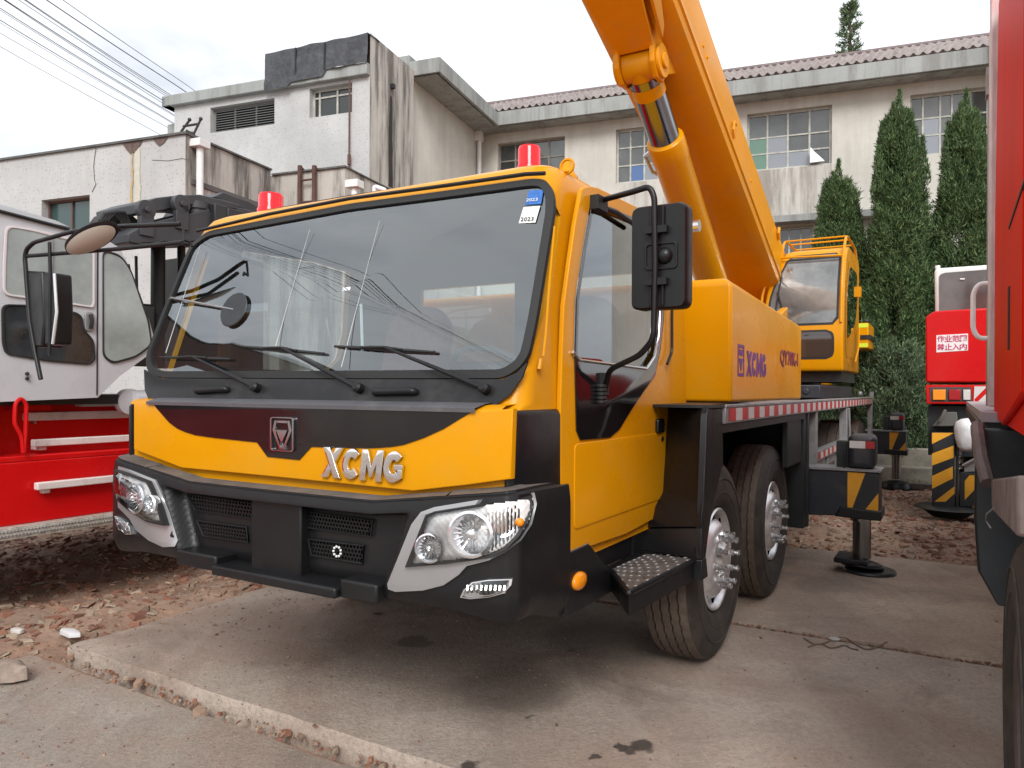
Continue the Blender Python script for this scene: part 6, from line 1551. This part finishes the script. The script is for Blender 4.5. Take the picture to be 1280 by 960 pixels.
# ---- low annex in front
UA=9.0; va=Bp(232,167,u=UA)[1]; ZA=Bp(232,168,u=UA)[2]
ann=bdg('annex','low flat roofed annex in speckled white mosaic with rust streak and streaky parapet','building',UA,11)
wA=wr(UA,52,112,248,272); wA=(wA[0],wA[1],wA[3]-.65,wA[3]-.03)
wallu(UA,va,19,0,ZA,[wA],MOS,ann)
windowu(UA,*wA,(0,.5,1),1,ann,t=.035,fm=mat('frame_red',(.12,.06,.05),rough=.7),pm=mat('pane_teal',(.025,.06,.055),rough=.15,spec=.8))
U2a=11.0
wallv(va-.004,UA,U2a,0,ZA-.003,STA,ann,nm='side_wall')
m=M(BU); m.box((UA+.3,va+.3,ZA-.5),(14,19,ZA-.35)); finish('roof_slab',m,CON,ann)
v2=Bp(431,213,u=U2a)[1]; z2=Bp(400,213,u=U2a)[2]
wallu(U2a,v2,va,0,z2,[],STA,ann,nm='rear_wall'); wallv(v2-.004,U2a,12.98,0,z2-.004,STA,ann,nm='rear_side_wall')
m=M(BU); m.box((UA-.04,va-.04,ZA),(UA+.25,19,ZA+.035)); m.box((UA+.25,va-.04,ZA),(U2a,va+.26,ZA+.03)); m.box((U2a-.04,v2-.03,z2),(U2a+.2,va-.05,z2+.03)); m.box((U2a+.2,v2-.03,z2),(13,v2+.2,z2+.025)); finish('coping',m,mat('coping_dark',(.10,.10,.095),rough=.9,var=.4,vs=6),ann)
# broken render patches, rust streak, cracks
m=M(BU)
for x,y,w,h in ((165,172,.22,.20),(200,171,.16,.13)):
    q=Bp(x,y,u=UA-.012); P=[(UA-.012,q[1]+w*.9,ZA-.01),(UA-.012,q[1]-w,ZA-.01),(UA-.012,q[1]-w*.45,ZA-h*.7),(UA-.012,q[1]+w*.1,ZA-h),(UA-.012,q[1]+w*.5,ZA-h*.6)]; m.poly(P)
finish('broken_render',m,mat('exposed_brown',(.13,.09,.08),rough=.9,var=.3),ann,smooth=0)
m=M(BU); q=Bp(165,180,u=UA-.012)
def streak(m,q,h,w0,w1,off):
    L=[];R2=[]
    for k in range(14):
        t=k/13; c=q[1]+.03*noise.noise(Vector((k*.4,1,off*99))); w=w0+(w1-w0)*t+.015*noise.noise(Vector((k*.9,7,0))); L.append((UA-off,c-w,q[2]-h*t)); R2.append((UA-off,c+w,q[2]-h*t))
    m.poly(L+R2[::-1])
streak(m,q,1.15,.012,.028,.012); finish('rust_streak',m,mat('rust_orange',(.42,.31,.15),rough=.9,var=.25,vs=9),ann,smooth=0)
m=M(BU); q=Bp(172,185,u=UA-.008); streak(m,q,1.2,.05,.07,.008); finish('rust_halo',m,mat('rust_pale',(.50,.48,.40),rough=.9,var=.1,vs=9),ann,smooth=0)
m=M(BU); pts=[Bp(x,y,u=UA-.006) for x,y in ((120,185),(118,198),(117,208),(118,225),(120,230),(115,240))]; m.tube(pts,.006,4); m.tube([Bp(x,y,u=UA-.004) for x,y in ((190,200),(210,201),(228,198),(236,200))],.004,4); finish('crack',m,mat('crack_dark',(.10,.09,.085),rough=.9),ann)
m=M(BU); q=Bp(250,185,v=va-.10); q2=Bp(250,245,v=va-.1); m.tube([(q[0],va-.10,q[2]),(q[0],va-.1,q2[2]-1)],.055,12); m.box((q[0]-.12,va-.20,q[2]),(q[0]+.12,va-.0,q[2]+.12)); finish('downpipe',m,WHT,ann,bevel=.01)
m=M(BU); q=Bp(250,231,v=va-.02); m.box((UA+.1,va-.03,q[2]-.03),(U2a-.1,va-.004,q[2]+.05)); finish('string_course',m,mat('band_grey',(.12,.11,.11),rough=.9),ann)
m=M(BU); q=Bp(443,235,u=U2a-.3); m.tube([(q[0],q[1],q[2]),(q[0],q[1],q[2]-1)],.05,10); m.box((q[0]-.1,q[1]-.12,q[2]),(q[0]+.1,q[1]+.12,q[2]+.12)); 
m.tube(smooth_path([Bp(468,250,u=U2a),Bp(468,233,u=U2a),Bp(482,238,u=U2a),Bp(482,250,u=U2a)],.05),.04,10); finish('vent_pipe',m,WHT,ann,bevel=.008)
# rusty ladder hooked over the annex parapet
ld=thing('ladder','rusty iron ladder fixed to the stained annex wall beside the tower block','ladder',BU.w(U2a-.1,7.9,3))
for x in (375,393):
    m=M(BU); a=Bp(x,207,u=U2a-.1); b=Bp(x,300,u=U2a-.1); m.box((a[0]-.03,a[1]-.03,b[2]),(a[0]+.03,a[1]+.03,a[2])); m.tube([(a[0],a[1],a[2]-.02),(a[0]+.35,a[1],a[2]-.12)],.025,6); finish('rail',m,mat('rust_iron',(.10,.05,.04),rough=.85,var=.3),ld)
a=Bp(375,215,u=U2a-.1); b=Bp(393,215,u=U2a-.1)
for k in range(5):
    m=M(BU); z=a[2]-.15-.38*k; m.tube([(a[0],a[1],z),(a[0],b[1],z)],.018,6); finish('rung',m,bpy.data.materials['rust_iron'],ld)
# thin metal stand left on the annex roof corner
m=M(BU)
def A3(x,y): return Bp(x,y,u=UA+.15)
for p in (((226,165),(237,150)),((241,170),(251,149)),((229,158),(247,155)),((233,163),(243,168)),((226,165),(241,166))): m.tube([A3(*p[0]),A3(*p[1])],.018,6)
for p in ((237,149.5),(251,148.5)): m.sphere(A3(*p),.03,5)
o=finish('metal_stand',m,mat('stand_dark',(.05,.045,.045),rough=.6,metal=.4),None); tag(o,'bent dark metal stand sticking up from the corner of the annex roof','metal stand')

# ================================================================ POWER LINES
cb=mat('cable_black',(.04,.04,.042),rough=.7)
lines=[((86,0),(239,110),.010),((66,0),(227,111),.016),((40,0),(214,119),.012),((38,0),(214,121.5),.010),((31,0),(214,124),.009),((14,0),(214,132),.015),((12,0),(213,135),.010),((0,5.5),(211,139.5),.013),((0,8),(211,141),.009),((0,20.5),(200,143.5),.014),((0,24),(200,145),.008),((0,37),(222,166),.010),((0,54),(200,168),.011)]
names=['topmost thin','second','third','fourth','fifth','sixth','seventh','eighth','ninth','tenth','eleventh','twelfth','lowest']
for i,((x0,y0),(x1,y1),r) in enumerate(lines):
    s=(y1-y0)/(x1-x0); Z=12.6+.12*i
    def pt(x,y,Y=None):
        d=WO.ray(x,y); 
        if Y is None: t=(Z-CAMH)/d[2]
        else: t=Y
        return Vector((-d[1]*t,t,CAMH+d[2]*t))
    far_=pt(x1,y1); near=pt(-300,y0+s*(-300-x0)); dd=(near-far_)
    P=[]
    for k in range(40):
        t=-.3+ (60/abs(dd.y))*k/39
        p=far_+dd*t; sag=-.12*math.sin(max(0,min(1,t))*math.pi); P.append((p.x,p.y,p.z+sag))
    m=M(None); m.tube(P,r,5); o=finish('power_cable',m,cb,None)
    tag(o,('%s black overhead cable from the upper right, crossing the sky above the annex'%names[i]),'cable','overhead cables in the sky')

# ================================================================ TREES
LEAF=[mat('cypress_green',(.035,.075,.028),rough=.8,island=['2c4428','405d36','546f44','364e30','697f52','48633e','82935f'],spec=.25,var=.3,vs=2.5),mat('juniper_green',(.05,.08,.04),rough=.8,island=['35493a','4c6347','657a58','3d5440','7d8e69','586c4d'],spec=.25,var=.3,vs=2)]
BARK=mat('bark',(.09,.06,.045),rough=.9,var=.3,vs=8)
def foliage(pts_fn,n,size,mt,parent,nm='crown',seed=1,up=.6):
    rg=np.random.RandomState(seed); V=[];F=[]
    k=0
    while k<n:
        p,axis_=pts_fn(rg)
        if p is None: continue
        out=Vector(axis_); 
        d=(out*(1-up)+Vector((0,0,1))*up+Vector(rg.normal(0,.35,3))).normalized(); s=size*rg.uniform(.6,1.4)
        sd=d.cross(Vector(rg.normal(0,1,3))).normalized()*s*.17; P=Vector(p); b=len(V)
        V+= [tuple(P-sd),tuple(P+sd),tuple(P+d*s*1.3)]; F.append((b,b+1,b+2)); k+=1
    c=Vector((0,0,0)); pl=WLOC[parent]
    me=bpy.data.meshes.new(nm); me.from_pydata([tuple(Vector(v)-pl) for v in V],[],F); me.materials.append(mt)
    o=bpy.data.objects.new(nm,me); col.objects.link(o); o.parent=parent; o.location=(0,0,0); WLOC[o]=pl; return o
def cypress(X,Y,h,w,lab,seed,mt,n,prof,z0=.3,group='cypress trees in front of the long building',nm='cypress_tree',cat='tree',size=.16,clumps=240):
    t=thing(nm,lab,cat,(X,Y,0),group)
    H0=h; h=h-(.38 if nm=='cypress_tree' else .1); m=M(None); m.tube([(X,Y,-.1),(X+.05,Y,h*.35),(X,Y,h*.93)],[.14,.09,.015],8); tr=finish('trunk',m,BARK,t)
    rg=np.random.RandomState(seed+99); cl=[]
    while len(cl)<clumps:
        f=rg.uniform(0,.97); a=rg.uniform(0,2*math.pi)
        if noise.noise(Vector((math.cos(a)*1.3,math.sin(a)*1.3,f*9+seed*3)))<-.20: continue
        R_=w*prof(f)*(.62+.50*rg.rand()**.7)*(1+.22*noise.noise(Vector((math.cos(a)*1.6,math.sin(a)*1.6,f*7+seed)))); cl.append((f,a,R_))
    m=M(None)
    for k in range(26):
        f,a,R_=cl[k*3]; z=z0+f*(h-z0); m.tube([(X,Y,max(.2,z-.5)),(X+math.cos(a)*R_*.5,Y+math.sin(a)*R_*.5,z-.1)],[.03,.012],5)
    finish('limbs',m,BARK,t)
    def fn(rg):
        f,a,R_=cl[rg.randint(len(cl))]
        z=z0+f*(h-z0); cx=X+math.cos(a)*R_*.72; cy=Y+math.sin(a)*R_*.72
        s=(.05+.05*w)*(1.25-.4*f)
        q=rg.normal(0,1,3); q=q/np.linalg.norm(q)*(rg.rand()**.5)
        tt=rg.rand()-.45; L_=(.30+.25*w)*(1-.55*f); s*=(1.35-tt)
        p=(cx+q[0]*s+math.cos(a)*L_*tt*.42,cy+q[1]*s+math.sin(a)*L_*tt*.42,z+q[2]*s+L_*tt)
        if p[2]<.02: return None,None
        ax=Vector((p[0]-X,p[1]-Y,.1)).normalized() if (p[0]-X)**2+(p[1]-Y)**2>1e-4 else Vector((0,0,1))
        return p,ax
    foliage(fn,n,size,mt,t,seed=seed)
    # spiky leader
    def fl(rg):
        o_=((0,0,0),(.16,.05,-.42),(-.2,.1,-.6),(.26,-.15,-.95),(-.12,-.12,-.3),(-.30,-.1,-1.15),(.08,.2,-.7))[rg.randint(7)]; q_=rg.rand(); z=H0+o_[2]-.9*q_; r=.14*q_+.006; a=rg.uniform(0,6.28); return (X+o_[0]*w*1.3+math.cos(a)*r,Y+o_[1]+math.sin(a)*r,z),Vector((math.cos(a),math.sin(a),.5))
    foliage(fl,7000,size*.95,mt,t,nm='leader',seed=seed+5,up=.8)
    return t
def at(x,y,Y): d=WO.ray(x,y); return (-d[1]*Y,Y,CAMH+d[2]*Y)
pf2=lambda f:(1-f)**.42*(.80+.20*math.sin(min(1,f*3)*math.pi/2))
pf=lambda f:(1-f)**.60*(.80+.20*math.sin(min(1,f*3)*math.pi/2))
a=at(1124,113,14.6); cypress(a[0],a[1],a[2],1.12,'tallest cypress, the middle one, right behind the yellow operator cab',3,LEAF[0],190000,pf,clumps=1500,size=.056)
a=at(1048,200,15.4); cypress(a[0],a[1],a[2],1.02,'shorter cypress rising behind the roof guard of the yellow operator cab',5,LEAF[0],120000,pf2,clumps=950,size=.056)
a=at(1208,112,14.2); cypress(a[0],a[1],a[2],1.10,'cypress on the right, behind the white cab of the red crane',8,LEAF[0],170000,pf,clumps=1400,size=.056)
pb=lambda f:math.sin(math.pi*(.18+.72*f))**.7
for i,(x,Y,h,w,lab,n) in enumerate(((1118,13.6,2.5,.80,'broad dark juniper bush behind the striped deck edge, left of the red crane',26000),(1035,14.8,1.9,.9,'juniper bush half hidden below the yellow operator cab',22000),(1150,13.6,2.2,.62,'small juniper bush touching the left side of the red crane',22000))):
    a=at(x,480,Y); cypress(a[0],a[1],h,w,lab,20+i,LEAF[1],n,pb,z0=.25,group='juniper bushes in front of the long building',nm='juniper_bush',cat='bush',size=.052,clumps=360)
# distant conifer above the roof
a=at(1063,2,34); X,Y,H_=a
t=thing('conifer','tall thin conifer standing alone behind the tiled roof','tree',(X,Y,0))
m=M(None); m.tube([(X,Y,0),(X,Y,H_*.6),(X,Y,H_)],[.25,.16,.03],8); finish('trunk',m,BARK,t)
rg0=np.random.RandomState(4); brs=[]
m=M(None)
for k in range(120):
    f=rg0.uniform(.55,1); a_=rg0.uniform(0,6.28); R_=.15+1.25*min(1,(1-f)*2.6)**.8*rg0.uniform(.6,1.1); z=f*H_; brs.append((z,a_,R_)); m.tube([(X,Y,z-.1),(X+math.cos(a_)*R_,Y+math.sin(a_)*R_,z+.18*R_)],[.03,.008],4)
finish('limbs',m,BARK,t)
def fnp(rg):
    z,a_,R_=brs[rg.randint(len(brs))]; k=rg.uniform(.2,1.05); p=(X+math.cos(a_)*R_*k+rg.normal(0,.06),Y+math.sin(a_)*R_*k+rg.normal(0,.06),z+.18*R_*k+rg.normal(0,.08)); return p,Vector((math.cos(a_),math.sin(a_),.2))
foliage(fnp,7000,.15,mat('pine_green',(.06,.09,.045),rough=.8,island=['66785a','54694a','78886a'],spec=.2),t,seed=6,up=.35)
# low pale wall and step behind the bushes
m=M(BU); m.box((14.6,-4.5,-.1),(14.8,1.2,.55)); m.box((14.3,-4.5,-.1),(14.6,1.2,.25)); o=finish('garden_wall',m,mat('garden_wall_grey',(.20,.185,.15),rough=.9,var=.35,vs=4),None,bevel=.02); tag(o,'low weathered grey garden wall with a step, behind the far outrigger','wall')
m=M(None)
def grs(rg): 
    X=rg.uniform(4.5,9.5);Y=rg.uniform(12.2,14.5); return (X,Y,gz(X,Y)),Vector((rg.normal(),rg.normal(),0)).normalized()
gt=bpy.data.objects.new('weeds',None); bpy.data.objects.remove(gt)
rg=np.random.RandomState(2); V=[];F=[]
for k in range(5000):
    p,_=grs(rg); s=rg.uniform(.04,.13); a_=rg.uniform(0,6.28); b=len(V); dx,dy=math.cos(a_)*.012,math.sin(a_)*.012
    if noise.noise(Vector((p[0]*1.5,p[1]*1.5,0)))<.02: continue
    V+=[(p[0]-dx,p[1]-dy,p[2]),(p[0]+dx,p[1]+dy,p[2]),(p[0]+rg.normal(0,.04),p[1]+rg.normal(0,.04),p[2]+s)]; F.append((b,b+1,b+2))
me=bpy.data.meshes.new('weeds'); me.from_pydata(V,[],F); me.materials.append(mat('weed_green',(.10,.12,.05),rough=.8,island=['6c7048','55603a','84805a'])); wd=bpy.data.objects.new('weeds',me); col.objects.link(wd); wd['kind']='stuff'; wd['label']='sparse weeds growing in the rubble before the bushes'
# ================================================================ SKY, SUN, CAMERA
w=bpy.data.worlds.new('World'); scene.world=w; w.use_nodes=True; nt=w.node_tree; N=nt.nodes; L=nt.links
bg=N['Background']; sky=N.new('ShaderNodeTexSky'); sky.sky_type='NISHITA'; sky.sun_disc=False
SE,SA=38,180      # sun elevation; compass azimuth in degrees (0 = +Y, clockwise)
sky.sun_elevation=R(SE); sky.sun_rotation=R(SA); sky.dust_density=3; sky.air_density=1
tc=N.new('ShaderNodeTexCoord'); mp=N.new('ShaderNodeMapping'); mp.inputs['Scale'].default_value=(1,1,2.6); L.new(tc.outputs['Generated'],mp.inputs[0])
n1=N.new('ShaderNodeTexNoise'); n1.inputs['Scale'].default_value=2.1; n1.inputs['Detail'].default_value=7; n1.inputs['Roughness'].default_value=.55; n1.inputs['Distortion'].default_value=.3; L.new(mp.outputs[0],n1.inputs['Vector'])
cr_=N.new('ShaderNodeValToRGB'); e=cr_.color_ramp.elements; e[0].position=.33; e[0].color=(5.0,5.2,5.6,1); e[1].position=.60; e[1].color=(8.3,8.4,8.5,1); k=e.new(.45); k.color=(6.6,6.8,7.1,1)
L.new(n1.outputs['Fac'],cr_.inputs[0])
mx=N.new('ShaderNodeMix'); mx.data_type='RGBA'; mx.inputs[0].default_value=.90; L.new(sky.outputs[0],mx.inputs[6]); L.new(cr_.outputs[0],mx.inputs[7]); L.new(mx.outputs[2],bg.inputs[0]); bg.inputs[1].default_value=.095
ld_=bpy.data.lights.new('sun','SUN'); ld_.energy=1.5; ld_.angle=R(26); ld_.color=(1,.985,.96); so=bpy.data.objects.new('sun',ld_); col.objects.link(so)
az=R(SA); dirv=Vector((math.sin(az)*math.cos(R(SE)),math.cos(az)*math.cos(R(SE)),math.sin(R(SE)))); so.rotation_euler=dirv.to_track_quat('Z','Y').to_euler(); so.location=(0,-5,20)
cam=bpy.data.cameras.new('camera'); co=bpy.data.objects.new('camera',cam); col.objects.link(co); scene.camera=co
cam.sensor_width=36; cam.sensor_fit='HORIZONTAL'; cam.lens=36*FPX/1280; cam.clip_start=.05; cam.clip_end=2000; cam.shift_y=(HZ-480)/1280
co.matrix_world=Matrix.Translation((0,0,CAMH))@Matrix.Rotation(R(90),4,'X')@Matrix.Rotation(ROLL,4,'Z')
scene.view_settings.view_transform='Standard'; scene.view_settings.look='None'; scene.view_settings.exposure=.90; scene.view_settings.gamma=1
scene.render.engine='CYCLES'; scene.cycles.max_bounces=8; scene.cycles.transparent_max_bounces=16; scene.cycles.caustics_reflective=False; scene.cycles.caustics_refractive=False
